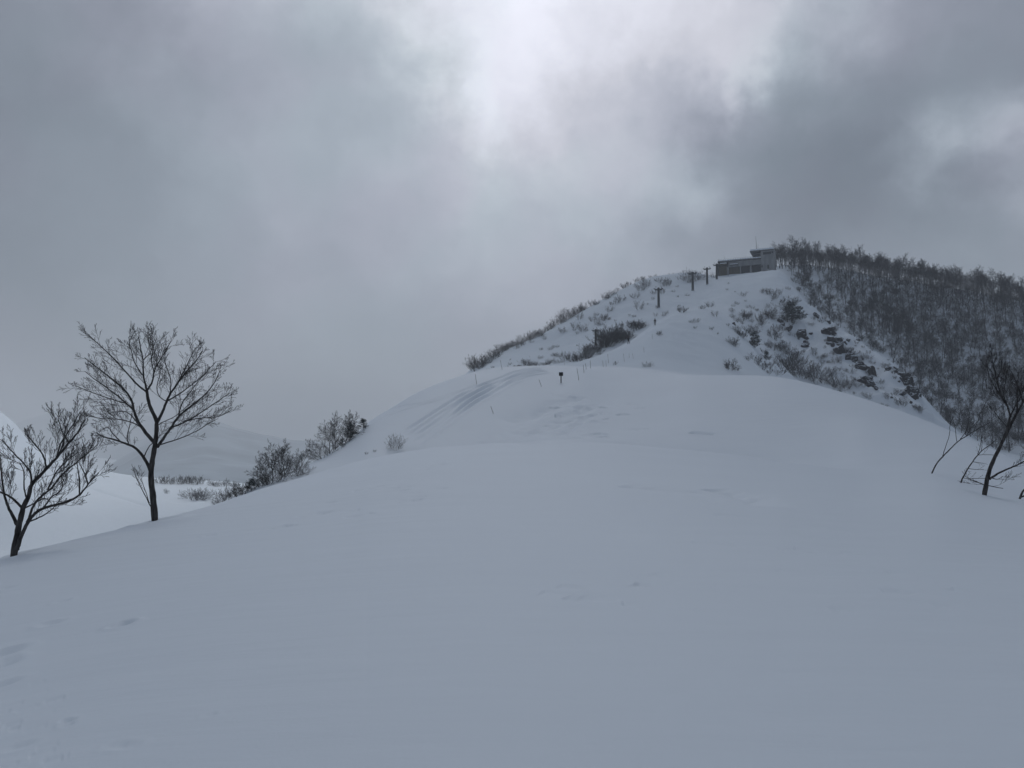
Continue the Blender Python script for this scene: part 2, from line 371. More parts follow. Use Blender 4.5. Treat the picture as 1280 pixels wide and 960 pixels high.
# long wind scoop running right from the middle, and smaller drift edges
carve([(690, 552), (760, 552), (820, 557), (880, 562), (940, 569), (1000, 578), (1050, 584), (1085, 586)], 1.5, 0.36, asym=-1, rough=0.3)
carve([(105, 606), (140, 618), (170, 628), (195, 634)], 0.9, 0.18, asym=-1, rough=0.3)
carve([(470, 569), (520, 561), (570, 556), (620, 554), (680, 553)], 0.9, 0.10, asym=-1, rough=0.5)
carve([(770, 607), (810, 609), (860, 613), (905, 614), (935, 622), (955, 632)], 0.35, 0.07, asym=-1, rough=0.8)
carve([(880, 610), (915, 616), (945, 628)], 0.3, 0.05, asym=-1, rough=0.8)
carve([(862, 539), (880, 541), (893, 542)], 0.35, 0.10, rim=0.2)
carve([(590, 553), (650, 551), (700, 548), (740, 546)], 0.6, 0.07, asym=-1, rough=0.6)
carve([(640, 528), (680, 515), (705, 502), (730, 495)], 1.3, 0.17, asym=-1, rough=0.6)
carve([(700, 545), (720, 530), (745, 515)], 0.7, 0.10, asym=-1, rough=0.8)
carve([(650, 545), (680, 538), (712, 522), (742, 508)], 1.2, 0.15, asym=-1, rough=0.9)
for a in range(26):
    x = random.uniform(675, 800); y = random.uniform(488, 548); l = random.uniform(6, 26)
    carve([(x, y), (x + l / 2, y + random.uniform(-1, 1)), (x + l, y + random.uniform(-1.5, 1.5))], random.uniform(0.25, 0.5), random.uniform(0.03, 0.09), asym=random.choice((-1, 1)), rough=0.6)
for a in range(18):
    x = random.uniform(330, 560); y = 640 - (x - 330) * 0.28 + random.uniform(-4, 40); l = random.uniform(10, 40)
    carve([(x, y), (x + l / 2, y - l * .1), (x + l, y - l * .22)], 0.2, random.uniform(0.008, 0.02), asym=random.choice((-1, 1)), rough=0.6)
for a in range(30):
    x = random.uniform(640, 1200); y = random.uniform(600, 760); l = random.uniform(15, 60)
    carve([(x, y), (x + l / 2, y + 1), (x + l, y + 5)], 0.12, random.uniform(0.003, 0.009), asym=random.choice((-1, 1)), rough=0.6)
# trampled, wind-scoured patch left of the middle
pyv = HORIZON - F * TE / np.cos(np.clip(AA, -1.2, 1.2)); 
patch = np.exp(-(((colpx - 725) - (510 - pyv) * 0.6) / 52) ** 2 - ((pyv - 518) / 24) ** 2) + 0.6 * np.exp(-((colpx - 640) / 70) ** 2 - ((pyv - 541 + (colpx - 640) * .06) / 8) ** 2)
patch = patch * m_near * (R2 > 55) * (R2 < 135)
ZG += patch * (0.09 * fbm(X / 0.9, Y / 0.8, 3) + 0.04 * np.abs(fbm(X / 3.0 + 4, Y / 2.2, 2)) - 0.03)
# footprints and small marks at lower left
for (x, y, w, d) in ((152, 780, .09, .05), (158, 779, .06, .03), (65, 778, .10, .03), (57, 779, .07, .02), (78, 750, .07, .02), (10, 733, .1, .02),
                     (6, 815, .14, .05), (2, 830, .12, .04), (12, 822, .08, .03), (3, 855, .1, .03), (85, 900, .035, .02), (84, 905, .03, .018),
                     (25, 932, .06, .015), (145, 932, .05, .012), (160, 931, .05, .012), (262, 668, .08, .02), (262, 893, .03, .006)):
    carve([(x - 3, y + 0.6), (x, y), (x + 3, y - 0.6)], w * .8, d * .4, rim=0.3, fade=False)
for a in range(16):
    x = random.uniform(-5, 60); y = 960 - random.uniform(0, 110); l = random.uniform(10, 40)
    carve([(x, y), (x + l, y - l * .3)], 0.05, random.uniform(0.001, 0.004), asym=1, rough=0.6)

# small hollows the wind scours round the trunks
for (x, y, w, d) in ((194, 650, .35, .10), (15.5, 694, .3, .08), (1228.5, 617.5, .35, .12), (1161.7, 590.4, .2, .06), (1197.7, 602, .2, .06)):
    h_ = hit(x, y); q = ((X - h_.x) ** 2 + (Y - h_.y) ** 2) / (w * w)
    ZG += d * (-np.exp(-q) + 0.35 * np.exp(-((np.sqrt(q) - 2.0) / .7) ** 2))
# mesh pieces of the one sheet
def grid_mesh(name, mask_fn, mat, extra_centre=False):
    vid = np.arange(NR * NA).reshape(NR, NA)
    jn = (np.arange(NA) + 1) % NA
    a = vid[:-1, :]; b = vid[:-1, jn]; c = vid[1:, jn]; d = vid[1:, :]
    m = mask_fn(0.5 * (R2[:-1] + R2[1:]), AA[:-1])
    quads = np.stack([a[m], b[m], c[m], d[m]], -1)
    quads = quads[:, ::-1]
    used, inv = np.unique(quads, return_inverse=True)
    quads = inv.reshape(quads.shape)
    co = np.stack([X.ravel()[used], Y.ravel()[used], ZG.ravel()[used]], -1)
    nf = len(quads); nv = len(co)
    loops = quads.ravel(); 
    starts = np.arange(nf) * 4
    if extra_centre:
        co = np.vstack([co, [0, 0, 0]])
        ring = np.searchsorted(used, vid[0, :])
        tri = np.stack([np.full(NA, nv), ring[jn], ring], -1)
        starts = np.concatenate([starts, nf * 4 + np.arange(NA) * 3]); loops = np.concatenate([loops, tri.ravel()])
        nf += NA; nv += 1
    me = bpy.data.meshes.new(name)
    me.vertices.add(nv); me.vertices.foreach_set('co', co.astype(np.float32).ravel())
    me.loops.add(len(loops)); me.loops.foreach_set('vertex_index', loops.astype(np.int32))
    me.polygons.add(nf); me.polygons.foreach_set('loop_start', starts.astype(np.int32))
    me.update(calc_edges=True)
    me.polygons.foreach_set('use_smooth', np.ones(nf, bool))
    me.materials.append(mat); me.validate()
    return link_mesh(name, me)

AZ_SPLIT = ray(545, 540)[0]
lim = krow(5)
o = grid_mesh('snow_ground', lambda r, a: r < lim, M_SNOW, True); tag(o, kind='structure')
isl = lambda a: (a < AZ_SPLIT) | (a > 2.6)
o = grid_mesh('mountain', lambda r, a: (r >= lim) & ~isl(a), M_MTN); tag(o, kind='structure')
o = grid_mesh('valley', lambda r, a: (r >= lim) & isl(a), M_MTN); tag(o, kind='structure')

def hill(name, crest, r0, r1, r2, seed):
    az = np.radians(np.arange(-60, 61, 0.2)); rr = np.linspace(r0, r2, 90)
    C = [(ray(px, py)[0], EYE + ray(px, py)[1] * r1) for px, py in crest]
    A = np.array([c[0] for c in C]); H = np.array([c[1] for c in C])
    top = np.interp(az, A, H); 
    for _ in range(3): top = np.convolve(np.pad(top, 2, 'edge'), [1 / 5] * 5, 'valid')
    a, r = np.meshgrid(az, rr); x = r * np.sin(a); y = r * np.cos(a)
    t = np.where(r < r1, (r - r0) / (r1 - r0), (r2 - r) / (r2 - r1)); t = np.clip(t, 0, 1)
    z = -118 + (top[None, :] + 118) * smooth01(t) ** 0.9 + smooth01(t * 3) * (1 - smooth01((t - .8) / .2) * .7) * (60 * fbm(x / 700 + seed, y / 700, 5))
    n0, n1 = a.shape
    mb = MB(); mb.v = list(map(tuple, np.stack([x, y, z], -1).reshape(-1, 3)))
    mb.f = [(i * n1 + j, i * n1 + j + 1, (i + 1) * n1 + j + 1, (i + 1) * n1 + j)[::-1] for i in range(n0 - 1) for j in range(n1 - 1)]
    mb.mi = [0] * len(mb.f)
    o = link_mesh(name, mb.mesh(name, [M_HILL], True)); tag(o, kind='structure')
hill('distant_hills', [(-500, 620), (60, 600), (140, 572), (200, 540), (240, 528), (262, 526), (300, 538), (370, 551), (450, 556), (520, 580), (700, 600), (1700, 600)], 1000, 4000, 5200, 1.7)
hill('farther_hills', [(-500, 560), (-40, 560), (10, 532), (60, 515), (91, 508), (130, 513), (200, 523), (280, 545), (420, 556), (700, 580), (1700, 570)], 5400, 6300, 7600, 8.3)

# ------------------------------------------------------------------ trees
def traced_limb(mb, poly, org, scale, off, base, fwd, up_r0, r1, n, zslope, wob=0.0, sway=0.0):
    pass

def smooth_poly(pts, it=2):
    for _ in range(it):
        q = [pts[0]]
        for a, b in zip(pts[:-1], pts[1:]):
            q += [a.lerp(b, 0.25), a.lerp(b, 0.75)]
        q.append(pts[-1]); pts = q
    return pts

class TwigGen:
    def __init__(s, rnd, up=0.5, wob=0.25, n=3, rmin=0.0034):
        s.r = rnd; s.up = up; s.wob = wob; s.n = n; s.rmin = rmin; s.mb = MB()
    def rv(s): return Vector((s.r.gauss(0, 1), s.r.gauss(0, 1), s.r.gauss(0, 1)))
    def path(s, p, d, L, seg):
        pts = [p.copy()]; d = d.normalized()
        for i in range(seg):
            d = (d + s.rv() * s.wob * 0.5 + Vector((0, 0, s.up * 0.35))).normalized()
            pts.append(pts[-1] + d * (L / seg))
        return pts
    def twig(s, p, d, L, r0, level, spec):
        """spec[level] = (count, length ratio, angle, segments)"""
        seg = spec[level][3] if level < len(spec) else 2
        pts = s.path(p, d, L, seg)
        rad = [max(s.rmin, r0 * (1 - 0.75 * i / seg)) for i in range(seg + 1)]
        s.mb.tube(pts, rad, s.n, cap=False)
        if level < len(spec): s.spawn(pts, rad, L, level, spec)
    def spawn(s, pts, rad, L, level, spec, start=0.2):
        cnt, ratio, ang, _ = spec[level]
        side = s.r.choice((-1, 1))
        for i in range(cnt):
            t = start + (1 - start) * (i + s.r.random() * 0.8) / cnt
            x = min(t, 0.999) * (len(pts) - 1); k = int(x)
            p = pts[k].lerp(pts[k + 1], x - k); d = (pts[k + 1] - pts[k]).normalized()
            ax = d.cross(s.rv().normalized()); 
            if ax.length < 1e-3: continue
            ax.normalize(); side = -side
            q = Matrix.Rotation(side * (ang * s.r.uniform(0.7, 1.3)), 3, ax) @ d
            l = L * ratio * s.r.uniform(0.6, 1.2) * (1.3 - 0.85 * t)
            s.twig(p, q, l, max(s.rmin, min(rad[k] * 0.6, rad[0] * 0.6)), level + 1, spec)

def hero_tree(name, label, basepix, zorg, zsc, limbs, twigspec, seed, parts=('trunk', 'crown'), rr=None, depth=0.5, twl=0.75, up=0.6, twr=0.006, group=None, bark=M_BARK, sink=0.25, flatten=None):
    """limbs: (start radius m, end radius m, traced points in an enlarged crop, first share without twigs, twigs per metre, sideways lean)"""
    rnd = random.Random(seed)
    B = hit(*basepix) if rr is None else gpoint(ray(*basepix)[0], rr)
    r = rng_of(B); az = math.atan2(B.x, B.y)
    side = Vector((1, 0, 0)); fwd = Vector((0, 1, 0))
    root = empty(name, B)
    tag(root, label, 'tree', group)
    m_per = r / F * math.cos(az)
    bx, by = basepix
    tm = MB(); tg = TwigGen(rnd, up=up * 0.55, n=3, wob=0.17)
    done = []          # world-ish polylines already built, to take depth from at joints
    for li, (ra, rb, P, t0, dens, lean) in enumerate(limbs):
        rb = max(rb, 0.0085)
        pts2 = [((zorg[0] + x / zsc - bx), (by - (zorg[1] + y / zsc))) for x, y in P]
        if li == 0: y0 = 0.0
        else:
            best = None
            for (q, yq) in done:
                d = math.hypot(q[0] - pts2[0][0], q[1] - pts2[0][1])
                if best is None or d < best[0]: best = (d, yq)
            y0 = best[1]
        L = 0; pts = []; prev = None
        for i, (a, b) in enumerate(pts2):
            if prev is not None: L += math.hypot(a - prev[0], b - prev[1]) * m_per
            prev = (a, b)
            yy = y0 + lean * L * depth
            v = side * (a * m_per) + Vector((0, 0, b * m_per)) + fwd * yy
            pts.append(v); done.append(((a, b), yy))
        if li == 0: pts[0] = pts[0] - Vector((0, 0, sink))
        pts = smooth_poly(pts, 2)
        n = len(pts)
        jit = 0.004
        pts = [pts[0]] + [p + Vector((rnd.gauss(0, jit), rnd.gauss(0, jit), rnd.gauss(0, jit * 0.6))) for p in pts[1:]]
        rad = [ra + (rb - ra) * (i / (n - 1)) ** 0.8 for i in range(n)]
        if li == 0:
            rad[0] *= 1.35; rad[1] *= 1.2
            rad = [q * (1 + 0.06 * math.sin(i * 1.7)) for i, q in enumerate(rad)]
        tm.tube(pts, rad, 8 if ra > 0.03 else 5)
        Lw = sum((b - a).length for a, b in zip(pts[:-1], pts[1:]))
        cnt = int(0.95 * dens * Lw * (1 - t0) + 0.5)
        if cnt > 0:
            spec = [(cnt, twl / max(Lw, 0.3), 0.66, 5)] + twigspec
            tg.spawn(pts, [twr * 1.7] * n, Lw, 0, spec, start=t0)
    link_mesh(parts[0], tm.mesh(parts[0], [bark], True), root)
    link_mesh(parts[1], tg.mb.mesh(parts[1], [M_TWIG], False), root)
    return root

big = [
 (0.105, 0.04, [(405, 925), (398, 860), (390, 800), (378, 720), (388, 650), (396, 590), (400, 530), (402, 480), (375, 430), (357, 380), (350, 330)], 1.0, 0, 0.0),
 (0.055, 0.012, [(380, 710), (340, 650), (290, 605), (240, 590), (180, 570), (110, 555), (75, 535)], 0.35, 7, 0.5),
 (0.02, 0.007, [(250, 592), (242, 560), (262, 500), (275, 440)], 0.1, 9, -0.4),
 (0.02, 0.007, [(200, 575), (160, 540), (130, 505), (100, 520)], 0.2, 8, 0.5),
 (0.018, 0.006, [(340, 645), (350, 600), (375, 570), (385, 545)], 0.3, 6, 0.9),
 (0.06, 0.010, [(388, 580), (350, 530), (320, 480), (305, 430), (300, 380), (270, 330), (215, 280), (170, 240), (100, 180)], 0.4, 7, -0.3),
 (0.03, 0.008, [(305, 425), (265, 395), (215, 355), (150, 310), (100, 280), (40, 235)], 0.15, 9, 0.4),
 (0.022, 0.007, [(265, 395), (200, 375), (120, 345), (45, 312)], 0.15, 9, -0.2),
 (0.02, 0.006, [(320, 490), (270, 440), (220, 430), (150, 440)], 0.25, 9, 0.8),
 (0.02, 0.006, [(335, 510), (290, 480), (240, 470), (190, 470), (130, 455)], 0.2, 9, -0.8),
 (0.035, 0.007, [(350, 330), (325, 260), (320, 190), (300, 120), (285, 65)], 0.15, 9, 0.3),
 (0.03, 0.007, [(350, 340), (300, 290), (260, 230), (215, 170), (170, 120), (125, 70)], 0.25, 8, -0.6),
 (0.02, 0.006, [(322, 255), (270, 195), (235, 120), (215, 60)], 0.15, 9, 0.7),
 (0.032, 0.007, [(352, 330), (385, 280), (390, 240), (440, 170), (490, 100)], 0.2, 9, -0.5),
 (0.018, 0.006, [(390, 240), (365, 170), (380, 75)], 0.1, 10, 0.5),
 (0.016, 0.006, [(320, 180), (350, 130), (330, 60)], 0.1, 9, 0.9),
 (0.05, 0.008, [(402, 485), (425, 430), (440, 360), (470, 310), (510, 240), (560, 180), (585, 125)], 0.35, 8, 0.4),
 (0.025, 0.007, [(440, 380), (500, 350), (560, 310), (620, 270), (700, 195)], 0.15, 9, -0.4),
 (0.02, 0.006, [(468, 312), (500, 220), (515, 160), (530, 110)], 0.1, 9, 0.8),
 (0.018, 0.006, [(435, 385), (400, 360), (400, 310), (430, 260)], 0.2, 8, -0.9),
 (0.018, 0.006, [(450, 350), (470, 270), (450, 200)], 0.1, 9, -0.9),
 (0.05, 0.008, [(405, 605), (440, 560), (480, 510), (520, 455), (590, 405), (650, 360), (700, 310), (735, 240)], 0.3, 8, -0.3),
 (0.028, 0.007, [(480, 512), (550, 480), (620, 430), (690, 375), (735, 340)], 0.2, 9, 0.5),
 (0.018, 0.006, [(560, 475), (610, 462), (680, 462), (740, 420)], 0.2, 9, 0.9),
 (0.022, 0.006, [(520, 455), (540, 400), (600, 340), (640, 300), (700, 250)], 0.15, 9, -0.8),
 (0.022, 0.006, [(412, 595), (470, 575), (530, 550), (580, 520), (625, 485)], 0.25, 8, 0.8),
 (0.016, 0.006, [(405, 500), (430, 480), (470, 460), (520, 400)], 0.2, 8, 1.0),
 (0.016, 0.005, [(386, 870), (345, 805), (310, 750), (298, 725)], 0.4, 5, 0.3),
 (0.012, 0.005, [(378, 850), (365, 800), (352, 755)], 0.4, 5, -0.4),
]
big = [(a, b, [(395 + (x - 395) * (.90 if x > 395 else .97), 600 + (y - 600) * .92) if y < 600 else (x, y) for x, y in P], t, d, l) for a, b, P, t, d, l in big]
hero_tree('bare_tree', 'tall lone bare tree with a wide round crown on the snow crest', (194, 650), (80, 390), 3.5556, big, [(6, 0.48, 0.6, 4), (3, 0.5, 0.6, 3)], 3, up=0.5, twl=0.82, twr=0.0055)

small = [
 (0.078, 0.012, [(65, 915), (80, 830), (90, 750), (100, 670), (130, 600), (137, 540), (200, 470), (270, 390), (330, 310), (370, 260), (400, 190)], 0.4, 9, 0.1),
 (0.052, 0.010, [(88, 880), (110, 820), (150, 740), (190, 690), (250, 655), (380, 625), (450, 590), (510, 520), (560, 470)], 0.35, 9, -0.3),
 (0.042, 0.010, [(78, 750), (50, 700), (15, 650), (-10, 590), (-30, 500), (-50, 400)], 0.3, 9, 0.2),
 (0.032, 0.009, [(100, 665), (70, 620), (30, 590), (-30, 560), (-90, 500)], 0.3, 9, -0.5),
 (0.03, 0.008, [(150, 735), (170, 620), (240, 560), (270, 490), (330, 430), (400, 360), (420, 335)], 0.25, 10, 0.6),
 (0.022, 0.007, [(215, 570), (225, 500), (240, 450), (310, 370)], 0.1, 9, 0.9),
 (0.026, 0.007, [(136, 545), (150, 480), (110, 420), (60, 360), (20, 300)], 0.15, 10, -0.5),
 (0.022, 0.006, [(265, 395), (270, 320), (320, 230), (350, 150)], 0.1, 11, 0.4),
 (0.022, 0.006, [(212, 455), (215, 390), (180, 330), (140, 270)], 0.1, 10, -0.7),
 (0.02, 0.006, [(198, 470), (250, 400), (260, 300), (250, 230)], 0.1, 10, 0.8),
 (0.02, 0.006, [(250, 655), (310, 590), (370, 570), (400, 500)], 0.2, 9, -0.8),
 (0.022, 0.007, [(155, 735), (220, 710), (290, 680), (340, 640)], 0.25, 8, -0.7),
 (0.02, 0.006, [(450, 590), (440, 530), (420, 470), (400, 420)], 0.1, 10, 0.6),
 (0.018, 0.006, [(500, 530), (490, 470), (470, 420)], 0.1, 10, -0.6),
 (0.02, 0.006, [(120, 620), (80, 560), (60, 480), (10, 430)], 0.2, 9, 0.9),
 (0.02, 0.006, [(110, 665), (150, 640), (190, 610), (215, 640)], 0.2, 8, 0.9),
 (0.018, 0.006, [(320, 320), (300, 260), (290, 190)], 0.1, 11, -0.8),
]
hero_tree('bare_tree', 'lower bare tree with forked trunk and dense twigs beside the tall lone tree', (15.5, 694), (0, 480), 4.2667, small, [(5, 0.5, 0.5, 4), (3, 0.5, 0.6, 3)], 5, up=0.9, twl=0.72, twr=0.0045)

right = [
 (0.08, 0.03, [(712, 900), (735, 840), (755, 760), (790, 680), (830, 610), (860, 550), (880, 490), (895, 430)], 1.0, 0, 0.0),
 (0.06, 0.02, [(858, 555), (910, 480), (960, 410), (1010, 350), (1060, 280)], 0.4, 6, 0.4),
 (0.032, 0.008, [(895, 430), (885, 370), (850, 300), (835, 200), (825, 100), (822, 45)], 0.15, 9, 0.2),
 (0.026, 0.007, [(897, 430), (920, 370), (955, 300), (975, 200)], 0.15, 8, -0.4),
 (0.02, 0.006, [(886, 370), (880, 300), (905, 250), (940, 190)], 0.15, 9, 0.8),
 (0.018, 0.006, [(884, 372), (840, 330), (800, 290), (760, 240)], 0.15, 8, -0.8),
 (0.02, 0.006, [(850, 300), (815, 230), (808, 150), (812, 90)], 0.1, 10, 0.6),
 (0.018, 0.006, [(836, 210), (860, 150), (850, 100)], 0.1, 10, -0.6),
 (0.018, 0.006, [(875, 500), (850, 450), (830, 400)], 0.2, 8, 0.9),
 (0.04, 0.01, [(755, 808), (800, 770), (860, 740), (910, 715), (960, 680), (1010, 640)], 0.3, 7, -0.5),
 (0.018, 0.006, [(740, 850), (690, 832), (640, 812), (590, 806)], 0.2, 4, -0.8),
 (0.014, 0.006, [(745, 845), (790, 855), (815, 860)], 0.3, 5, -0.9),
 (0.016, 0.006, [(770, 800), (800, 810), (830, 790)], 0.2, 6, -0.3),
 (0.03, 0.008, [(960, 410), (955, 330), (945, 250), (950, 170)], 0.1, 9, -0.4),
 (0.03, 0.008, [(1010, 350), (1010, 250), (990, 150)], 0.1, 9, 0.7),
]
hero_tree('leaning_tree', 'thick dark trunk leaning right at the dome edge, tallest of the leaning trees', (1228.5, 617.5), (1080, 430), 4.8, right, [(5, 0.5, 0.6, 4), (3, 0.5, 0.6, 3)], 9, up=0.8, twl=0.6, twr=0.006)

sap1 = [
 (0.035, 0.010, [(392, 770), (440, 710), (490, 665), (540, 620), (590, 575), (650, 545), (700, 515), (760, 485), (800, 465)], 0.55, 5, 0.2),
 (0.016, 0.006, [(483, 668), (498, 610), (520, 535), (515, 480), (530, 440)], 0.6, 3, -0.3),
 (0.014, 0.006, [(578, 582), (585, 500), (580, 435)], 0.3, 4, 0.5),
 (0.016, 0.006, [(600, 568), (630, 520), (640, 460), (635, 400)], 0.3, 4, -0.5),
 (0.016, 0.006, [(690, 520), (725, 460), (750, 410), (800, 340)], 0.2, 6, 0.4),
 (0.012, 0.005, [(640, 548), (660, 500), (700, 450)], 0.3, 5, -0.7),
]
hero_tree('leaning_sapling', 'thin bare sapling leaning right on open snow, leftmost of the leaning trees', (1161.7, 590.4), (1080, 430), 4.8, sap1, [(3, 0.45, 0.6, 3)], 12, up=0.7, twl=0.4, twr=0.005)
sap2 = [
 (0.032, 0.009, [(565, 825), (610, 775), (660, 710), (700, 665), (740, 630), (790, 600), (830, 570)], 0.5, 5, 0.2),
 (0.014, 0.005, [(700, 662), (715, 600), (715, 535)], 0.3, 5, -0.4),
 (0.014, 0.005, [(598, 790), (600, 805), (680, 802), (740, 800)], 0.4, 6, -0.5),
 (0.012, 0.005, [(635, 745), (680, 752), (740, 752)], 0.4, 6, 0.5),
 (0.012, 0.005, [(665, 705), (700, 710), (750, 715)], 0.3, 6, 0.8),
 (0.012, 0.005, [(700, 665), (740, 662), (790, 664)], 0.3, 4, -0.8),
 (0.012, 0.005, [(725, 640), (745, 600), (750, 560)], 0.3, 5, 0.8),
 (0.012, 0.005, [(610, 790), (660, 820), (720, 842)], 0.5, 3, -0.2),
]
hero_tree('leaning_sapling', 'bent bare sapling with drooping side twigs just left of the thick leaning trunk', (1197.7, 602), (1080, 430), 4.8, sap2, [(3, 0.45, 0.6, 3)], 15, up=0.6, twl=0.35, twr=0.004)
sap3 = [
 (0.045, 0.012, [(920, 920), (950, 885), (1000, 840), (1060, 780), (1110, 700)], 0.4, 6, 0.2),
 (0.035, 0.009, [(935, 915), (970, 900), (1040, 870), (1120, 800)], 0.4, 6, -0.4),
]
hero_tree('leaning_sapling', 'pair of low leaning stems cut off by the right edge of the photo', (1271.7, 622), (1080, 430), 4.8, sap3, [(3, 0.45, 0.6, 3)], 18, up=0.6, twl=0.5, twr=0.005)

# ---- smaller trees and shrubs, built once per kind and copied
def forest_variant(seed, H=13.0, spread=0.36, thick=0.042, clean=0.38, lean=0.0, dens=1.0, fine=(9, 6)):
    rnd = random.Random(seed); tm = MB(); tg = TwigGen(rnd, up=0.16, n=3, rmin=thick * 0.5, wob=0.22)
    pts = [Vector((0, 0, -1.2))]; d = Vector((lean, 0, 1)).normalized()
    for i in range(8):
        d = (d + Vector((rnd.gauss(0, .06), rnd.gauss(0, .06), 0.06))).normalized(); pts.append(pts[-1] + d * (H * 0.8 + 1.2) / 8)
    rb = 0.015 * H + 0.02
    rad = [rb * (1 - 0.8 * i / 8) for i in range(9)]
    tm.tube(pts, rad, 6)
    nl = int(14 * dens)
    for k in range(nl):
        t = clean + (1 - clean) * (k + rnd.random() * .6) / nl; t = min(t, 0.98)
        x = t * 8; i = int(x); p = pts[i].lerp(pts[i + 1], x - i)
        a = k * 2.4 + rnd.random(); el = 0.45 + 0.8 * t
        dd = Vector((math.cos(a) * math.cos(el), math.sin(a) * math.cos(el), math.sin(el)))
        L = H * spread * (1.15 - 0.6 * t) * rnd.uniform(0.8, 1.15)
        lp = tg.path(p, dd, L, 5); lr = [max(thick * .6, rad[i] * 0.5 * (1 - .8 * q / 5)) for q in range(6)]
        tm.tube(lp, lr, 4, cap=False)
        tg.spawn(lp, [thick] * 6, L, 0, [(fine[0], 0.46, 0.75, 3), (fine[1], 0.55, 0.7, 2)], start=0.2)
    return tm, tg.mb
def shrub_variant(seed, H=2.0, stems=9, thick=0.028, spread=0.9, up=0.3, l2=4):
    rnd = random.Random(seed); tg = TwigGen(rnd, up=up, n=3, rmin=thick * 0.4, wob=0.3)
    for k in range(stems):
        a = k * 2.4 + rnd.random(); s = spread * rnd.uniform(0.3, 1.0)
        d = Vector((math.cos(a) * s, math.sin(a) * s, 1)).normalized()
        tg.twig(Vector((math.cos(a) * .12 * H, math.sin(a) * .12 * H, -0.25 * H)), d, H * 1.25 * rnd.uniform(0.7, 1.1), thick, 0, [(5, 0.5, 0.6, 5), (l2, 0.5, 0.6, 3)])
    return tg.mb
def evergreen_variant(seed, H=3.0):
    """bushy snow-laden evergreen: many short needle sprays on drooping boughs"""
    rnd = random.Random(seed); mb = MB(); tk = MB()
    tk.tube([(0, 0, -0.4), (0, 0, H * 0.9)], [0.05 * H * .6, 0.012 * H], 6)
    for k in range(46):
        t = rnd.random() ** 0.8; z = H * (0.05 + 0.9 * t); R_ = H * 0.62 * (1.05 - t) ** 0.7 * rnd.uniform(0.6, 1.1); a = rnd.random() * 2 * PI
        tip = Vector((math.cos(a) * R_, math.sin(a) * R_, z + rnd.uniform(-.05, .12) * H)); st = Vector((0, 0, z * 0.9))
        tk.tube([st, tip], [0.012 * H, 0.004 * H], 3, cap=False)
        for q in range(26):
            c = st.lerp(tip, 0.35 + 0.65 * rnd.random()) + Vector((rnd.gauss(0, 1), rnd.gauss(0, 1), rnd.gauss(0, .7))) * H * 0.05
            u = Vector((rnd.gauss(0, 1), rnd.gauss(0, 1), rnd.gauss(0, .6))).normalized() * H * rnd.uniform(.03, .06)
            w = u.cross(Vector((rnd.gauss(0, 1), rnd.gauss(0, 1), rnd.gauss(0, 1)))).normalized() * H * rnd.uniform(.012, .025)
            b = len(mb.v); mb.v += [tuple(c - w), tuple(c + u), tuple(c + w), tuple(c - u * .6)]; mb.face((b, b + 1, b + 2, b + 3))
    return tk, mb

def proto2(pa, ma, mata, pb, mbm, matb):
    return (ma.mesh(pa, [mata], True), mbm.mesh(pb, [matb], False), pa, pb)
FT = []
for i in range(9):
    a, b = forest_variant(100 + i, H=[13, 12, 14.5, 11, 13.5, 10, 12.5, 15, 9][i], spread=[.52, .50, .48, .56, .46, .54, .50, .48, .58][i], lean=[0, .05, -.04, .08, 0, -.08, .03, 0, .1][i])
    FT.append(proto2('trunk', a, M_WOOD, 'crown', b, M_WOOD))
SH = [shrub_variant(200 + i, H=1.9, stems=[13, 15, 11, 16, 14, 10][i], spread=[1.1, 1.5, .8, 1.2, 1.7, .9][i], up=.22).mesh('shrub', [M_SCRUB]) for i in range(6)]
SHR = []
for m in SH:
    c = m.copy(); c.materials.clear(); c.materials.append(M_RIME); SHR.append(c)
ST = []
for i in range(5):
    a, b = forest_variant(300 + i, H=3.6, spread=.78, thick=0.02, clean=0.05, lean=[-.25, .1, -.1, 0, .2][i], dens=.9)
    ST.append(proto2('trunk', a, M_SCRUB, 'crown', b, M_SCRUB))
EV = []
for i in range(3):
    a, b = evergreen_variant(400 + i); EV.append(proto2('trunk', a, M_BARK, 'foliage', b, M_NEEDLE))

_made = {}
def put2(name, var, P, scale, label, cat, group, tilt=0.0, rz=None):
    key = (name, id(var[0]))
    if key not in _made:
        root = empty(name, (0, 0, 0))
        link_mesh(var[2], var[0], root); link_mesh(var[3], var[1], root)
        _made[key] = root; o = root
    else:
        o = copy_tree(_made[key])
    o.location = P; o.scale = (scale,) * 3; o.rotation_euler = (0, tilt, random.random() * 2 * PI if rz is None else rz)
    if tilt: o.rotation_mode = 'XYZ'; o.rotation_euler = (0, tilt, random.uniform(-.4, .4))
    o.name = name
    tag(o, label, cat, group); return o
def put1(name, me, P, scale, label, cat, group, sq=1.0):
    o = bpy.data.objects.new(name, me); COL.objects.link(o)
    o.location = P; o.scale = (scale, scale, scale * sq); o.rotation_euler = (0, 0, random.random() * 2 * PI)
    tag(o, label, cat, group); return o

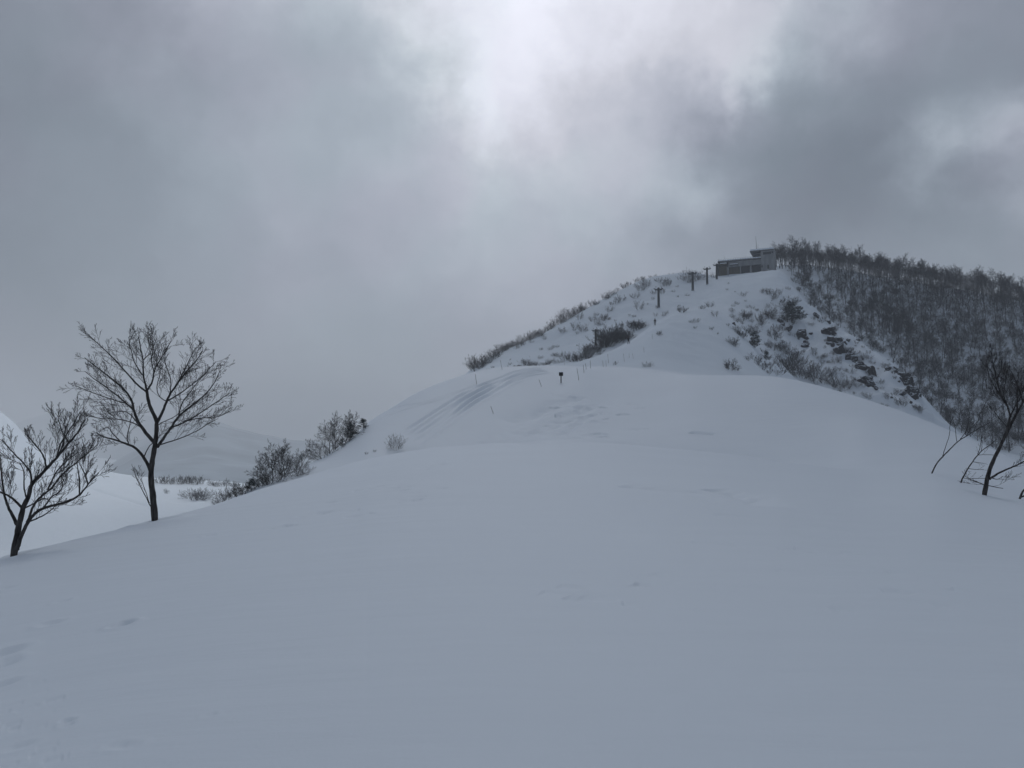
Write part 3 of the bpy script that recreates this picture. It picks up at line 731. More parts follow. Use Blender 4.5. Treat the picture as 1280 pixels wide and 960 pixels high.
# -- wood on the right-hand slope
def forest():
    rnd = random.Random(21); n = 0; pts = []; XY = np.zeros((16000, 2))
    tries = 0
    while tries < 15000:
        tries += 1
        px = rnd.uniform(968, 1290); az = ray(px, 400)[0]; j = col_of(az)
        r_lo = kr[9, j]; r_hi = kr[11, j] + 4
        f = rnd.random() ** 0.62
        r = r_lo + (r_hi - r_lo) * f
        if px < 1010 and f < 0.55 - (px - 968) * 0.008: continue
        if px < 1150 and f < 0.12: continue
        gp = gpoint(az, r)
        if px < 985 and r < 428: continue
        dmin = 3.0 if f > 0.8 else (3.7 if f > 0.45 else 5.4)
        if fbm(np.array([gp.x / 22.0]), np.array([gp.y / 22.0]), 2)[0] < -0.28 and f < .8: continue
        if n and ((XY[:n, 0] - gp.x) ** 2 + (XY[:n, 1] - gp.y) ** 2 < dmin * dmin).any(): continue
        # seen at all?
        te = (gp.z + 7 - EYE) / r; T = (ZG[:, j] - EYE) / RR
        if T[(RR < r) & (RR > 3)].max() > te: continue
        pts.append((gp, f, px)); XY[n] = (gp.x, gp.y); n += 1
    # those whose crown meets open sky or open snow show largest; nearest first
    pts.sort(key=lambda t: -(t[1] > .9) * 2 - (1 - t[1]))
    return pts[:292], pts[292:]
near, rest = forest()
print('forest', len(near), len(rest))
FL = ('bare grey tree along the skyline of the dark wood right of the summit building', 'bare grey tree inside the dense dark wood on the upper right slope', 'bare tree on the lower thinner slope of the wood behind the rocky spur')
for (p, f, px) in near:
    v = random.choice(FT); sc = random.uniform(0.66, 1.16) * (1.0 if f > .45 else 0.8)
    lb = FL[0] if f > .9 else (FL[1] if f > .45 else FL[2])
    put2('forest_tree', v, p, sc, lb, 'tree', ('trees along the wood skyline', 'trees inside the dense wood', 'trees on the lower wooded slope')[FL.index(lb)])
def merged(name, items, label, cat):
    """one object of kind stuff made of many (mesh, place, scale) copies"""
    rnd = random.Random(5); vs = []; ls = []; ts = []; off = 0
    mats = []
    for me, p, sc_, a in items:
        nv = len(me.vertices); c_ = np.empty(nv * 3, np.float32); me.vertices.foreach_get('co', c_); c_ = c_.reshape(-1, 3) * sc_
        ca, sa = math.cos(a), math.sin(a)
        vs.append(np.stack([c_[:, 0] * ca - c_[:, 1] * sa + p.x, c_[:, 0] * sa + c_[:, 1] * ca + p.y, c_[:, 2] + p.z], -1))
        nl = len(me.loops); l_ = np.empty(nl, np.int32); me.loops.foreach_get('vertex_index', l_); ls.append(l_ + off)
        t_ = np.empty(len(me.polygons), np.int32); me.polygons.foreach_get('loop_total', t_); ts.append(t_); off += nv
    v = np.concatenate(vs); l = np.concatenate(ls); t = np.concatenate(ts)
    st = np.concatenate([[0], np.cumsum(t)[:-1]]).astype(np.int32)
    me = bpy.data.meshes.new(name); me.vertices.add(len(v)); me.vertices.foreach_set('co', v.astype(np.float32).ravel())
    me.loops.add(len(l)); me.loops.foreach_set('vertex_index', l); me.polygons.add(len(t)); me.polygons.foreach_set('loop_start', st)
    me.update(calc_edges=True); me.materials.append(items[0][0].materials[0])
    o = link_mesh(name, me); tag(o, label, cat, kind='stuff'); return o
FAR = []
for i in range(4):
    a, b = forest_variant(150 + i, H=[13, 12, 14, 11][i], spread=.52, thick=.055, dens=.8, fine=(7, 4)); FAR.append((a.mesh('a', [M_WOOD]), b.mesh('b', [M_WOOD])))
rnd = random.Random(55); items = []
for (p, f, px) in rest[:600]:
    v = rnd.choice(FAR); sc_ = rnd.uniform(.72, 1.0); a = rnd.random() * 6.28
    items += [(v[0], p, sc_, a), (v[1], p, sc_, a)]
if items: merged('forest', items, 'mass of further bare grey trees filling the dark wood', 'forest')
# undergrowth between the trees
rnd = random.Random(77); items = []
for k in range(1000):
    px = rnd.uniform(985, 1290); py = rnd.uniform(345, 565)
    p = hit(px, py); r = rng_of(p)
    if r < kr[8, col_of(math.atan2(p.x, p.y))] + 6: continue
    items.append((rnd.choice(SH), p, rnd.uniform(.7, 2.0), rnd.random() * 6.28))
merged('undergrowth', items, 'grey brush covering the snow between the trunks of the wooded slope', 'undergrowth')

# -- scrub on the mountain, positions read from the photograph
def zc(l, ox, oy, s): return [(ox + a[0] / s, oy + a[1] / s, a[2] / s) for a in l]
sky_row = zc([(60, 712, 75), (95, 700, 75), (130, 690, 70), (160, 665, 60), (195, 640, 60), (225, 600, 50), (245, 575, 50), (290, 560, 45), (310, 540, 45), (345, 520, 40), (375, 515, 50), (405, 505, 45), (445, 475, 55), (465, 460, 50), (500, 450, 40), (530, 440, 40), (560, 425, 45), (585, 410, 50), (610, 395, 35), (645, 395, 70), (670, 390, 70), (715, 345, 50), (745, 340, 60), (768, 320, 45), (820, 310, 40), (850, 305, 25), (895, 270, 35), (925, 258, 38), (950, 240, 35), (985, 205, 25), (1025, 195, 35), (1055, 180, 30), (1100, 155, 25), (1125, 150, 28), (1145, 145, 25), (1190, 130, 16), (1225, 118, 14)], 580, 320, 5.12)
in_row = zc([(340, 590, 40), (430, 550, 20), (515, 530, 25), (495, 597, 20), (550, 597, 22), (600, 580, 20), (630, 490, 40), (710, 462, 45), (725, 495, 20), (755, 480, 50), (740, 400, 50), (820, 415, 35), (845, 380, 25), (885, 415, 55), (900, 405, 45), (930, 350, 40), (945, 310, 25), (980, 300, 45), (1000, 285, 45), (1098, 270, 45), (1130, 215, 60), (1150, 190, 60), (1175, 190, 45), (385, 690, 40), (400, 690, 40), (540, 690, 30), (590, 685, 35), (655, 665, 60), (1120, 340, 60), (870, 440, 25), (1215, 240, 30), (1210, 275, 20), (230, 620, 35), (265, 600, 35), (300, 560, 35)], 580, 320, 5.12)
band = zc([(715, 685, 50), (740, 680, 60), (765, 665, 60), (790, 655, 70), (820, 635, 65), (850, 620, 60), (880, 600, 60), (900, 590, 110), (930, 578, 110), (960, 565, 130), (985, 560, 90), (1010, 550, 70), (1035, 545, 60), (1090, 475, 60), (1115, 480, 60), (1140, 482, 50), (1075, 460, 40)], 580, 320, 5.12)
for i, (x, y, h) in enumerate(sky_row):
    p = hit(x, y); r = rng_of(p)
    if r > 430: p = gpoint(ray(x, y)[0], kr[9, col_of(ray(x, y)[0])] - 2); r = rng_of(p)
    put1('shrub', random.choice(SH), p, h / F * dep(p) / 2.0 * 1.0, 'dark bare shrub on the skyline of the long left-hand mountain slope', 'shrub', 'shrubs along the left skyline of the mountain')
    if h > 6:
        p2 = gpoint(math.atan2(p.x, p.y) + random.uniform(-.006, .006), r - random.uniform(3, 9))
        put1('shrub', random.choice(SH), p2, h / F * dep(p) / 2.0 * .8, 'dark bare shrub on the skyline of the long left-hand mountain slope', 'shrub', 'shrubs along the left skyline of the mountain')
for (x, y, h) in in_row:
    p = hit(x, y, 240); r = rng_of(p)
    put1('shrub', random.choice(SHR), p, h / F * dep(p) / 2.0, 'pale frosted shrub scattered over the open face of the mountain slope below the lift', 'shrub', 'frosted shrubs on the open mountain face')
for (x, y, h) in band:
    p = hit(x, y - 3, 235); r = rng_of(p)
    for q in range(2):
        p2 = gpoint(math.atan2(p.x, p.y) + random.uniform(-.005, .005), r + random.uniform(-3, 3))
        put1('shrub', random.choice(SH), p2, h / F * dep(p) / 2.0 * random.uniform(.8, 1.05), 'bushy dark shrub in the thick band behind the poles and below the lowest lift tower', 'shrub', 'thick shrub band behind the crest')
top = zc([(60, 430, 60), (85, 425, 50), (210, 400, 75), (240, 390, 80), (285, 385, 65), (320, 385, 50), (400, 370, 40), (20, 400, 40), (45, 480, 40), (90, 325, 12), (120, 322, 10), (170, 318, 8), (230, 405, 25), (120, 470, 20)], 820, 280, 5.565)
for (x, y, h) in top:
    p = hit(x, y, 280); r = rng_of(p)
    put1('shrub', random.choice(SHR), p, h / F * dep(p) / 2.0, 'small frosted shrub among the upper lift towers left of the summit building', 'shrub', 'shrubs by the upper lift towers')
face = zc([(410, 645, 45), (250, 680, 30), (290, 683, 30), (530, 615, 35), (620, 650, 60), (635, 650, 50), (740, 690, 75), (800, 650, 75), (810, 490, 50), (830, 520, 40), (860, 490, 40), (740, 475, 30), (780, 480, 40), (920, 455, 25), (640, 760, 50), (690, 740, 50), (600, 790, 50), (540, 840, 55), (385, 735, 25), (270, 730, 20), (430, 770, 15), (830, 760, 60), (870, 740, 50), (810, 870, 60), (770, 860, 50), (960, 560, 60), (1100, 665, 30), (1170, 660, 30), (880, 870, 60), (910, 600, 90)], 820, 280, 5.565) + \
    zc([(420, 400, 120), (380, 410, 100), (460, 430, 120), (500, 445, 110), (560, 465, 110), (600, 480, 100), (640, 490, 90), (690, 505, 90), (740, 515, 80), (780, 520, 60), (400, 300, 70), (330, 210, 60), (360, 280, 60), (440, 340, 80), (150, 90, 50), (250, 110, 55), (310, 90, 60), (1100, 620, 50), (1130, 625, 45), (1010, 395, 35), (1070, 425, 25), (1100, 425, 25), (990, 490, 30), (110, 190, 25), (130, 195, 30), (70, 245, 50), (90, 260, 30), (170, 345, 30), (260, 400, 60), (300, 400, 50), (340, 430, 50), (230, 360, 60), (1200, 640, 25), (650, 330, 30), (680, 420, 40), (480, 220, 40), (560, 130, 30), (620, 110, 30)], 900, 380, 4.923)
for (x, y, h) in face:
    p = hit(x, y, 150); r = rng_of(p)
    put1('shrub', random.choice(SHR if random.random() < .55 else SH), p, h / F * dep(p) / 2.0, 'bare frosted shrub on the steep rocky face under the summit', 'shrub', 'shrubs on the steep rocky face')
items = []
for k in range(90):
    x = random.uniform(600, 860); y = 465 - (x - 600) * 0.45 + random.uniform(0, 60)
    p = hit(x, y, 240); r = rng_of(p)
    if r > 440: continue
    items.append((random.choice(SHR), p, random.uniform(.3, .8), random.random() * 6))
for k in range(190):
    x = random.uniform(905, 1150); y = 378 + (x - 930) * 0.45 + random.uniform(-30, 60)
    p = hit(x, y, 200); r = rng_of(p)
    if r > kr[8, col_of(math.atan2(p.x, p.y))] + 2: continue
    items.append((random.choice(SHR), p, random.uniform(.3, 1.1), random.random() * 6))
merged('brush', items, 'countless tiny tufts of brush poking through the snow of the mountain faces', 'brush')
# small dark scrub on the near ridge knob
for (x, y, s, lb) in ((852, 389.5, 1.0, 'small dark bush alone on the snow ridge left of its highest point'), (887, 383, 1.2, 'small dark bush on the highest point of the snow knob'),
                      (824, 418, .6, 'tiny tuft on the left flank of the snow knob'), (769, 455.5, .42, 'small dark tuft beside the line of thin poles'), (810, 458, .6, 'tiny tuft low on the smooth slope under the snow knob'), (878, 385, .6, 'tiny dark tuft just left of the bush on the knob'),
                      (912, 461, 1.2, 'pale bush on the lower edge of the knob behind the dome'), (921, 463, .6, 'tiny pale tuft behind the dome crest'), (960.5, 467.5, .5, 'single dark tuft standing on the dome crest line'), (637, 455, .5, 'small tuft on the crest behind the ski tracks')):
    p = hit(x, y); put1('shrub', random.choice(SH), p, s, lb, 'shrub', None)

def ever(x, y, h, lb, rmin=0, k=0, group=None):
    p = hit(x, y, rmin); r = rng_of(p)
    return put2('evergreen_bush', EV[k], p, h / F * dep(p) / 3.0, lb, 'bush', group)
ever(990, 403, 28, 'large dark evergreen bush on the rocky face under the summit', 200, 0)
ever(984, 402, 22, 'dark evergreen bush touching the left side of the large one on the rocky face', 200, 1)
ever(1000, 399, 18, 'dark evergreen bush touching the right side of the large one on the rocky face', 200, 2)
ever(943, 440, 20, 'dark evergreen bush low on the face behind the snow knob', 200, 1)
ever(958, 452, 12, 'small brownish evergreen at the foot of the rocky face', 200, 2)

# -- trees and shrubs along the left crest
def stree(x, y, h, lb, k, tilt=0.0, rr=None):
    p = hit(x, y) if rr is None else gpoint(ray(x, y)[0], rr); r = rng_of(p)
    return put2('scrub_tree', ST[k], p, h / F * dep(p) / 3.3, lb, 'tree', 'scrubby trees along the left crest', tilt)
for (x, y, h, lb, k, t) in ((338, 604, 33, 'bushy scrub tree of the left crest clump, its leftmost large one', 0, -.15), (341, 601, 38, 'upright scrub tree just right of the clump leftmost one', 1, 0),
                            (352, 598, 36, 'dense scrub tree in the middle of the crest clump', 2, 0.1), (358, 596, 32, 'second dense scrub tree in the middle of the crest clump', 3, 0), (368, 594, 30, 'open scrub tree at the right end of the crest clump', 4, .2),
                            (331, 605, 22, 'low scrub tree leaning left out of the crest clump', 4, -.5), (372, 592, 22, 'short scrub tree leaning right beside the crest clump', 0, .35),
                            (404, 571, 24, 'pale scrub tree leaning far left over the crest', 0, -.55), (402, 572, 16, 'low branchy scrub tree lying left over the crest', 2, -1.0), (412, 566, 32, 'scrub tree with an upright round crown right of the leaning pair', 1, -.1),
                            (420, 560, 34, 'scrub tree on the crest next to the snowy evergreen', 2, 0), (428, 555, 36, 'tallest scrub tree on the crest left of the ski tracks', 3, .05), (434, 549, 22, 'short scrub tree directly behind the snowy evergreen', 4, .1)):
    stree(x, y, h, lb, k, t)
for i, (x, y, h) in enumerate([(276, 628, 14), (284, 625, 15), (292, 621, 14), (299, 619, 17), (306, 615, 14), (318, 611, 14), (326, 608, 14), (270, 631, 8), (334, 606, 14)]):
    p = hit(x, y - 1, 45); r = rng_of(p)
    put1('shrub', SH[i % 6], p, h / F * dep(p) / 2.0, 'low brown shrub in the short row below the crest clump on the left', 'shrub', 'low shrubs below the crest clump')
ever(314, 613, 17, 'small dark evergreen among the low brown shrubs on the left crest', 45, 0)
ever(438, 548, 22, 'snow laden evergreen bush on the crest beside the scrub trees', 45, 1)
ever(427, 557, 10, 'tiny evergreen in front of the scrub trees on the crest', 45, 2)
ever(454, 535.5, 15, 'lone snow laden evergreen near the top of the left crest line', 45, 2)
p = hit(494, 562, 40); put1('bush', shrub_variant(555, H=1.4, stems=22, thick=0.012, spread=.9, up=.35, l2=3).mesh('bush', [M_RIME]), p, 18 / F * dep(p) / 1.45, 'round bare bush alone on the snow below the ski tracks', 'bush', None)
for x, y in ((458, 567), (468, 564)):
    p = hit(x, y); put1('shrub', SH[0], p, .12, 'twig tip barely poking out of the snow left of the round bare bush', 'shrub', 'twig tips left of the round bush')
# valley
for i, (x, y, h) in enumerate([(199, 603, 9), (206, 604, 10), (213, 603, 10), (220, 604, 11), (228, 604, 10), (236, 604, 10), (244, 605, 10), (251, 604, 10), (266, 606, 8), (272, 607, 8), (281, 607, 9), (288, 607, 7), (295, 608, 8), (232, 603, 9), (240, 603, 9)]):
    p = hit(x, y, 150); r = rng_of(p)
    put1('shrub', random.choice(SH), p, h / F * dep(p) / 2.0, 'faint hazy brush in the row on the far rim of the valley snowfield', 'shrub', 'brush row on the valley rim')
for i, (x, y, h) in enumerate([(237, 622, 13), (244, 624, 15), (250, 624, 16), (257, 623, 12), (208, 616, 6), (285, 620, 7)]):
    p = hit(x, y, 120); r = rng_of(p)
    put1('shrub', random.choice(SHR), p, h / F * dep(p) / 2.0, 'pale brush clump standing on the open valley snowfield', 'shrub', 'brush clumps on the valley snowfield')

# ------------------------------------------------------------------ rocks
def rock_mesh(seed, sx, sy, sz):
    import bmesh
    from mathutils import noise
    bm = bmesh.new(); bmesh.ops.create_icosphere(bm, subdivisions=5, radius=1.0)
    rs = random.Random(seed); o = Vector((rs.random() * 99, rs.random() * 99, rs.random() * 99))
    planes = []
    for k in range(16):
        el = rs.choice((rs.uniform(-.25, .25), rs.uniform(-.25, .25), rs.uniform(.5, 1.4))); a = rs.random() * 2 * PI
        planes.append((Vector((math.cos(a) * math.cos(el), math.sin(a) * math.cos(el), math.sin(el))), rs.uniform(.5, .85)))
    for v in bm.verts:
        p = v.co.copy()
        for n, d in planes:
            t = p.dot(n) - d
            if t > 0: p -= n * t
        c = noise.cell(p * 3.1 + o) * 0.10 + noise.fractal(p * 2.0 + o, 1.0, 2.1, 5) * 0.14
        p = p * (1 + c)
        v.co = Vector((p.x * sx, p.y * sy, p.z * sz)) * 1.35
    me = bpy.data.meshes.new('rock_outcrop'); bm.to_mesh(me); bm.free(); me.materials.append(M_ROCK)
    return me
RM = [rock_mesh(i, 1.0, 1.0, [1.1, .8, 1.3, .9, 1.0][i]) for i in range(5)]
rocks = [(1003, 420, 14, 15, 'dark square rock outcrop nearest to the large evergreen bush'), (1007, 434, 9, 12, 'small dark rock directly below the square outcrop'),
         (1038, 418, 16, 9, 'flat brownish rock ledge near the top of the spur'), (1046, 428, 18, 14, 'broken dark crag in the middle of the spur crest'), (1050, 441, 12, 18, 'tall dark rock drop under the broken crag of the spur'),
         (1066, 449, 18, 14, 'mossy crag right of the tall rock drop'), (1077, 460, 18, 18, 'long broken crag lower down the middle of the spur'), (1091, 467, 9, 12, 'narrow rock tower right of the long broken crag'),
         (1084, 480, 22, 14, 'lowest wide crag of the middle group just above the dome edge'), (1133, 477, 20, 16, 'upper dark crag of the pair at the right end of the spur'), (1144, 496, 20, 18, 'lowest dark crag at the right end of the spur'),
         (1129, 470, 10, 8, 'small snow capped rock above the crag pair at the right end of the spur'), (1096, 485, 5, 6, 'single small rock standing out of the snow right of the lowest wide crag'),
         (1035, 404, 7, 6, 'small rock high on the spur crest'), (1042, 411, 8, 7, 'second small rock high on the spur crest, just lower'), (976, 403, 8, 10, 'small dark rock left of the large evergreen bush'), (978, 407, 6, 6, 'smaller rock touching the one left of the evergreen bush'),
         (1022, 397, 5, 5, 'tiny rock on the snow right of the evergreen bushes'), (917, 405, 6, 5, 'tiny dark rock on the right flank of the snow knob'), (1061, 440, 8, 9, 'small rock between the tall drop and the mossy crag'), (1115, 497, 4, 3, 'tiny rock low on the open snow patch of the spur'),
         (1014, 418, 6, 4, 'small flat stone right of the square outcrop')]
for i, (x, y, w, h, lb) in enumerate(rocks):
    p = hit(x, y, 200); r = rng_of(p); s = dep(p) / F
    o = bpy.data.objects.new('rock_outcrop', RM[i % 5]); COL.objects.link(o)
    o.location = p + Vector((0, 0.2 * w * s, 0.10 * h * s)); o.scale = (w * s * .5, w * s * .48, h * s * .56); o.rotation_euler = (random.uniform(-.2, .2), random.uniform(-.3, .3), random.random() * 6)
    tag(o, lb, 'rock', 'rocks on the steep spur')

rnd = random.Random(9)
for k in range(34):
    x0, y0 = rnd.choice([(1042, 420), (1050, 432), (1066, 450), (1080, 468), (1090, 478), (1135, 480), (1142, 490), (1004, 425), (1030, 405), (1120, 468), (985, 412)])
    x = x0 + rnd.gauss(0, 9); y = y0 + rnd.gauss(0, 7)
    p = hit(x, y, 200); s = dep(p) / F
    if rng_of(p) > kr[8, col_of(math.atan2(p.x, p.y))] + 3: continue
    o = bpy.data.objects.new('rock_outcrop', RM[k % 5]); COL.objects.link(o); w = rnd.uniform(3, 8)
    o.location = p + Vector((0, .1 * w * s, 0)); o.scale = (w * s * .5, w * s * .5, w * s * rnd.uniform(.4, .8)); o.rotation_euler = (rnd.uniform(-.3, .3), rnd.uniform(-.3, .3), rnd.random() * 6)
    tag(o, 'small broken rock sticking out of the snow among the larger crags of the spur', 'rock', 'small broken rocks of the spur')

# ------------------------------------------------------------------ summit building
def building():
    cz = 412.0 / F / 12.8 * math.cos(ray(930, 400)[0])     # metres per unit of the enlarged crop
    cx = cz * math.cos(ray(930, 400)[0]) * 1.02
    def bx(v): return (v - 200) * cx
    def bz(v): return (790 - v) * cz
    az = ray(895.6, 347)[0]; te = ray(895.6, 347)[1]
    P = Vector((414 * math.sin(az), 414 * math.cos(az), EYE + te * 414))
    root = empty('mountain_lodge', P, -az - 0.16)
    tag(root, 'grey two storey lift station and lodge with snowy flat roofs on the summit', 'building')
    D = 13.0
    def part(name, boxes, m, parent=root):
        mb = MB()
        for b in boxes: mb.box(*b)
        me = mb.mesh(name, [m]); o = link_mesh(name, me, parent)
        if name in ('wall', 'roof', 'roof_snow', 'pillar'):
            mod = o.modifiers.new('bevel', 'BEVEL'); mod.width = 0.12 if name == 'roof_snow' else 0.04; mod.segments = 2
        return o
    # lower wing: recessed ground floor behind pillars, band wall above
    part('wall', [(bx(215), bx(920), 1.6, D, -3, bz(560))], M_CONC2)
    part('wall', [(bx(400), bx(920), 0, D - .1, bz(632), bz(548))], M_CONC)
    part('wall', [(bx(921), bx(1125), -0.6, D - 2, -2, bz(400))], M_CONC)
    part('wall', [(bx(790), bx(920), 0.8, D - 3, bz(548), bz(440))], M_CONC2)
    for x0, x1 in ((370, 402), (742, 770), (205, 228), (585, 600)):
        part('pillar', [(bx(x0), bx(x1), -0.05, 0.9, -3, bz(631 if x0 > 300 else 560))], M_CONC if x0 != 205 else M_STEEL)
    rf = part('roof', [(bx(225), bx(925), -1.0, D + .6, bz(548) + 0.01, bz(530))], M_CONC2); part('roof_snow', [(bx(232), bx(920), -.8, D + .4, bz(530) + 0.003, bz(512))], M_ROOFSNOW, rf)
    rf = part('roof', [(bx(750), bx(1128), -1.2, D - 1.5, bz(425), bz(408))], M_CONC2); part('roof_snow', [(bx(756), bx(1122), -1.0, D - 1.7, bz(408) + .003, bz(382))], M_ROOFSNOW, rf)
    rf = part('canopy', [(bx(215), bx(372), -1.4, 1.5, bz(590), bz(578))], M_TAN); part('roof_snow', [(bx(270), bx(372), -1.2, 1.4, bz(578) + .003, bz(562))], M_ROOFSNOW, rf)
    rf = part('awning', [(bx(420), bx(560), -1.5, -0.05, bz(612), bz(602))], M_CONC2); part('roof_snow', [(bx(425), bx(555), -1.4, -0.1, bz(602) + .003, bz(590))], M_ROOFSNOW, rf)
    # boarded bays and garage openings set in the ground floor wall
    part('boarding', [(bx(x), bx(x + 22), 1.45, 1.58, -1.5, bz(600)) for x in range(235, 360, 27)], M_TAN)
    part('boarding', [(bx(x), bx(x + 22), 1.45, 1.58, -1.5, bz(640)) for x in range(410, 575, 27)], M_TAN)
    def window(x0, x1, y0, y1, y):
        w = part('window', [(bx(x0), bx(x1), y - .05, y - .003, bz(y1), bz(y0))], M_GLASS)
        t = 0.09
        part('frame', [(bx(x0) - t, bx(x0), y - .1, y - .002, bz(y1) - t, bz(y0) + t), (bx(x1), bx(x1) + t, y - .1, y - .002, bz(y1) - t, bz(y0) + t), (bx(x0), bx(x1), y - .1, y - .002, bz(y0), bz(y0) + t), (bx(x0), bx(x1), y - .1, y - .002, bz(y1) - t, bz(y1))], M_CONC2, w)
    window(960, 1080, 448, 484, -0.6); window(930, 945, 655, 690, -0.6)
    window(1095, 1112, 448, 470, -0.6)
    window(810, 900, 460, 520, 0.8)
    part('garage_opening', [(bx(602), bx(738), 1.42, 1.57, -1, bz(640))], M_GLASS)
    part('garage_opening', [(bx(776), bx(912), 1.42, 1.57, -1, bz(640))], M_GLASS)
    part('door', [(bx(1020), bx(1050), -.66, -.603, bz(720), bz(655))], M_STEEL)
    for x in (985, 1010, 1035, 1058): part('mullion', [(bx(x) - .04, bx(x) + .04, -.72, -.655, bz(484), bz(448))], M_CONC2)
    part('snow_drift', [(bx(212), bx(395), -.9, 1.4, -3, bz(772)), (bx(405), bx(600), -.7, 1.3, -3, bz(762))], M_ROOFSNOW)
    mb = MB()
    for x in range(240, 920, 40): mb.tube([(bx(x), -.9, bz(530)), (bx(x), -.9, bz(498))], [.03, .03], 4)
    mb.tube([(bx(240), -.9, bz(498)), (bx(920), -.9, bz(498))], [.03, .03], 4)
    link_mesh('railing', mb.mesh('railing', [M_STEEL]), root)
    mb = MB(); mb.tube([(bx(838), 5, bz(420)), (bx(834), 5, bz(250)), (bx(828), 5, bz(130))], [.14, .10, .05], 6); link_mesh('antenna_mast', mb.mesh('antenna_mast', [M_STEEL]), root)
    mb = MB(); mb.tube([(bx(865), 4, bz(420)), (bx(865), 4, bz(270))], [.06, .04], 5); link_mesh('antenna_mast', mb.mesh('antenna_mast', [M_STEEL]), root)
    mb = MB(); mb.tube([(bx(316), 4, bz(530)), (bx(314), 4, bz(405))], [.05, .03], 5); link_mesh('antenna_mast', mb.mesh('antenna_mast', [M_STEEL]), root)
    part('roof_vent', [(bx(880), bx(905), 3, 4, bz(388), bz(355))], M_STEEL)
    part('roof_vent', [(bx(605), bx(628), 3, 4, bz(515), bz(485))], M_STEEL)
    part('roof_vent', [(bx(290), bx(305), 3, 4, bz(533), bz(508))], M_STEEL)
building()

# ------------------------------------------------------------------ lift towers
def lift_tower():
    root = empty('lift_tower', (0, 0, 0)); H = 8.0
    mb = MB(); mb.tube([(0, 0, -1.5), (0, 0, H * .5), (0, 0, H)], [.52, .48, .42], 12); link_mesh('pole', mb.mesh('pole', [M_STEEL], True), root)
    mb = MB(); mb.tube([(0, 0, -.6), (0, 0, .3)], [.62, .6], 12); link_mesh('footing', mb.mesh('footing', [M_CONC]), root)
    mb = MB(); mb.box(-1.5, 1.5, -.2, .2, H - 1.0, H - .62); mb.tube([(-1.2, 0, H - .7), (0, 0, H - .1)], [.06, .06], 5); mb.tube([(1.2, 0, H - .7), (0, 0, H - .1)], [.06, .06], 5)
    link_mesh('crossarm', mb.mesh('crossarm', [M_STEEL]), root)
    for s in (-1, 1):
        mb = MB(); x = s * 1.55
        mb.box(x - .06, x + .06, -1.1, 1.1, H - .62, H - .5)
        for k in range(5):
            y = -1.0 + k * .5; mb.tube([(x - .05, y, H - .36), (x + .05, y, H - .36)], [.17, .17], 10)
        link_mesh('sheave_assembly', mb.mesh('sheave_assembly', [M_STEEL]), root)
        mb = MB(); mb.tube([(x * .7, 0, H - .66), (x * .7, 0, H + .55)], [.05, .05], 5); mb.tube([(x * .7 - .35, 0, H + .5), (x * .7 + .35, 0, H + .5)], [.04, .04], 5)
        link_mesh('work_frame', mb.mesh('work_frame', [M_STEEL]), root)
    mb = MB()
    for k in range(14): mb.tube([(-.2, -.46, .5 + k * .5), (.2, -.46, .5 + k * .5)], [.02, .02], 4)
    mb.tube([(-.2, -.46, .2), (-.2, -.46, 7.3)], [.025, .025], 4); mb.tube([(.2, -.46, .2), (.2, -.46, 7.3)], [.025, .025], 4)
    link_mesh('ladder', mb.mesh('ladder', [M_STEEL]), root)
    return root
tw = [(744.6, 431, 22, 'lowest lift tower standing left of the dark shrub band'), (823.4, 383.5, 26.5, 'lift tower in the middle of the slope above the snow knob'), (866, 362, 25, 'third lift tower up, standing in front of skyline shrubs'),
      (884, 354.5, 22.5, 'fourth lift tower up, with a broad snowy foot near the lodge'), (896, 348, 21, 'topmost lift tower right against the left end of the lodge')]
tp = lift_tower()
for i, (x, y, h, lb) in enumerate(tw):
    o = tp if i == 0 else copy_tree(tp)
    p = hit(x, y, 240); r = rng_of(p)
    if r > 409: p = gpoint(ray(x, y)[0], 408); r = 408
    o.location = p; s = h / F * dep(p) / 8.4; o.scale = (s, s, s); o.rotation_euler = (0, 0, -0.5)
    tag(o, lb, 'lift tower', 'chairlift towers climbing to the lodge')

# ------------------------------------------------------------------ poles and sign
Z4 = lambda a, b: (640 + a / 8.0, 430 + b / 8.0)
poles = [(Z4(295, 418), Z4(270, 345), 'tilted short pole on the slope left of the black square sign'), (Z4(668, 355), Z4(650, 230), 'tallest and nearest thin pole just right of the black square sign'),
         (Z4(720, 285), Z4(713, 200), 'second thin pole right of the sign'), (Z4(742, 245), Z4(735, 185), 'third thin pole right of the sign'), (Z4(785, 235), Z4(783, 155), 'thin pole at the left end of the shrub band'),
         (Z4(912, 220), Z4(908, 155), 'left pole of the close pair left of the small dark tuft'), (Z4(942, 218), Z4(940, 155), 'right pole of the close pair left of the small dark tuft'), (Z4(965, 185), Z4(958, 90), 'long pole behind the close pair'),
         (Z4(1125, 170), Z4(1113, 85), 'leaning pole right of the small dark tuft'), (Z4(1213, 140), Z4(1203, 85), 'short pole up the slope under the lower hiker'), (Z4(1172, 132), Z4(1172, 88), 'faint short pole left of the one under the lower hiker'),
         (Z4(525, 200), Z4(523, 120), 'thin pole on the crest behind the black square sign'), (Z4(200, 196), Z4(172, 105), 'leaning pole on the crest above the ski tracks'),
         ((595.8, 479.5), (594.2, 467), 'pole on the smooth slope left of the ski tracks'), ((616.8, 516.5), (613.3, 506.5), 'short tilted pole right of the ski tracks'), ((627.7, 461), (625.5, 449), 'pole on the crest where the ski tracks turn away'),
         ((815.3, 423), (815.2, 416.5), 'tiny pole on the ridge below the upper hiker'), ((805, 440), (804.8, 433.5), 'tiny pole on the ridge face right of the lower hiker')]
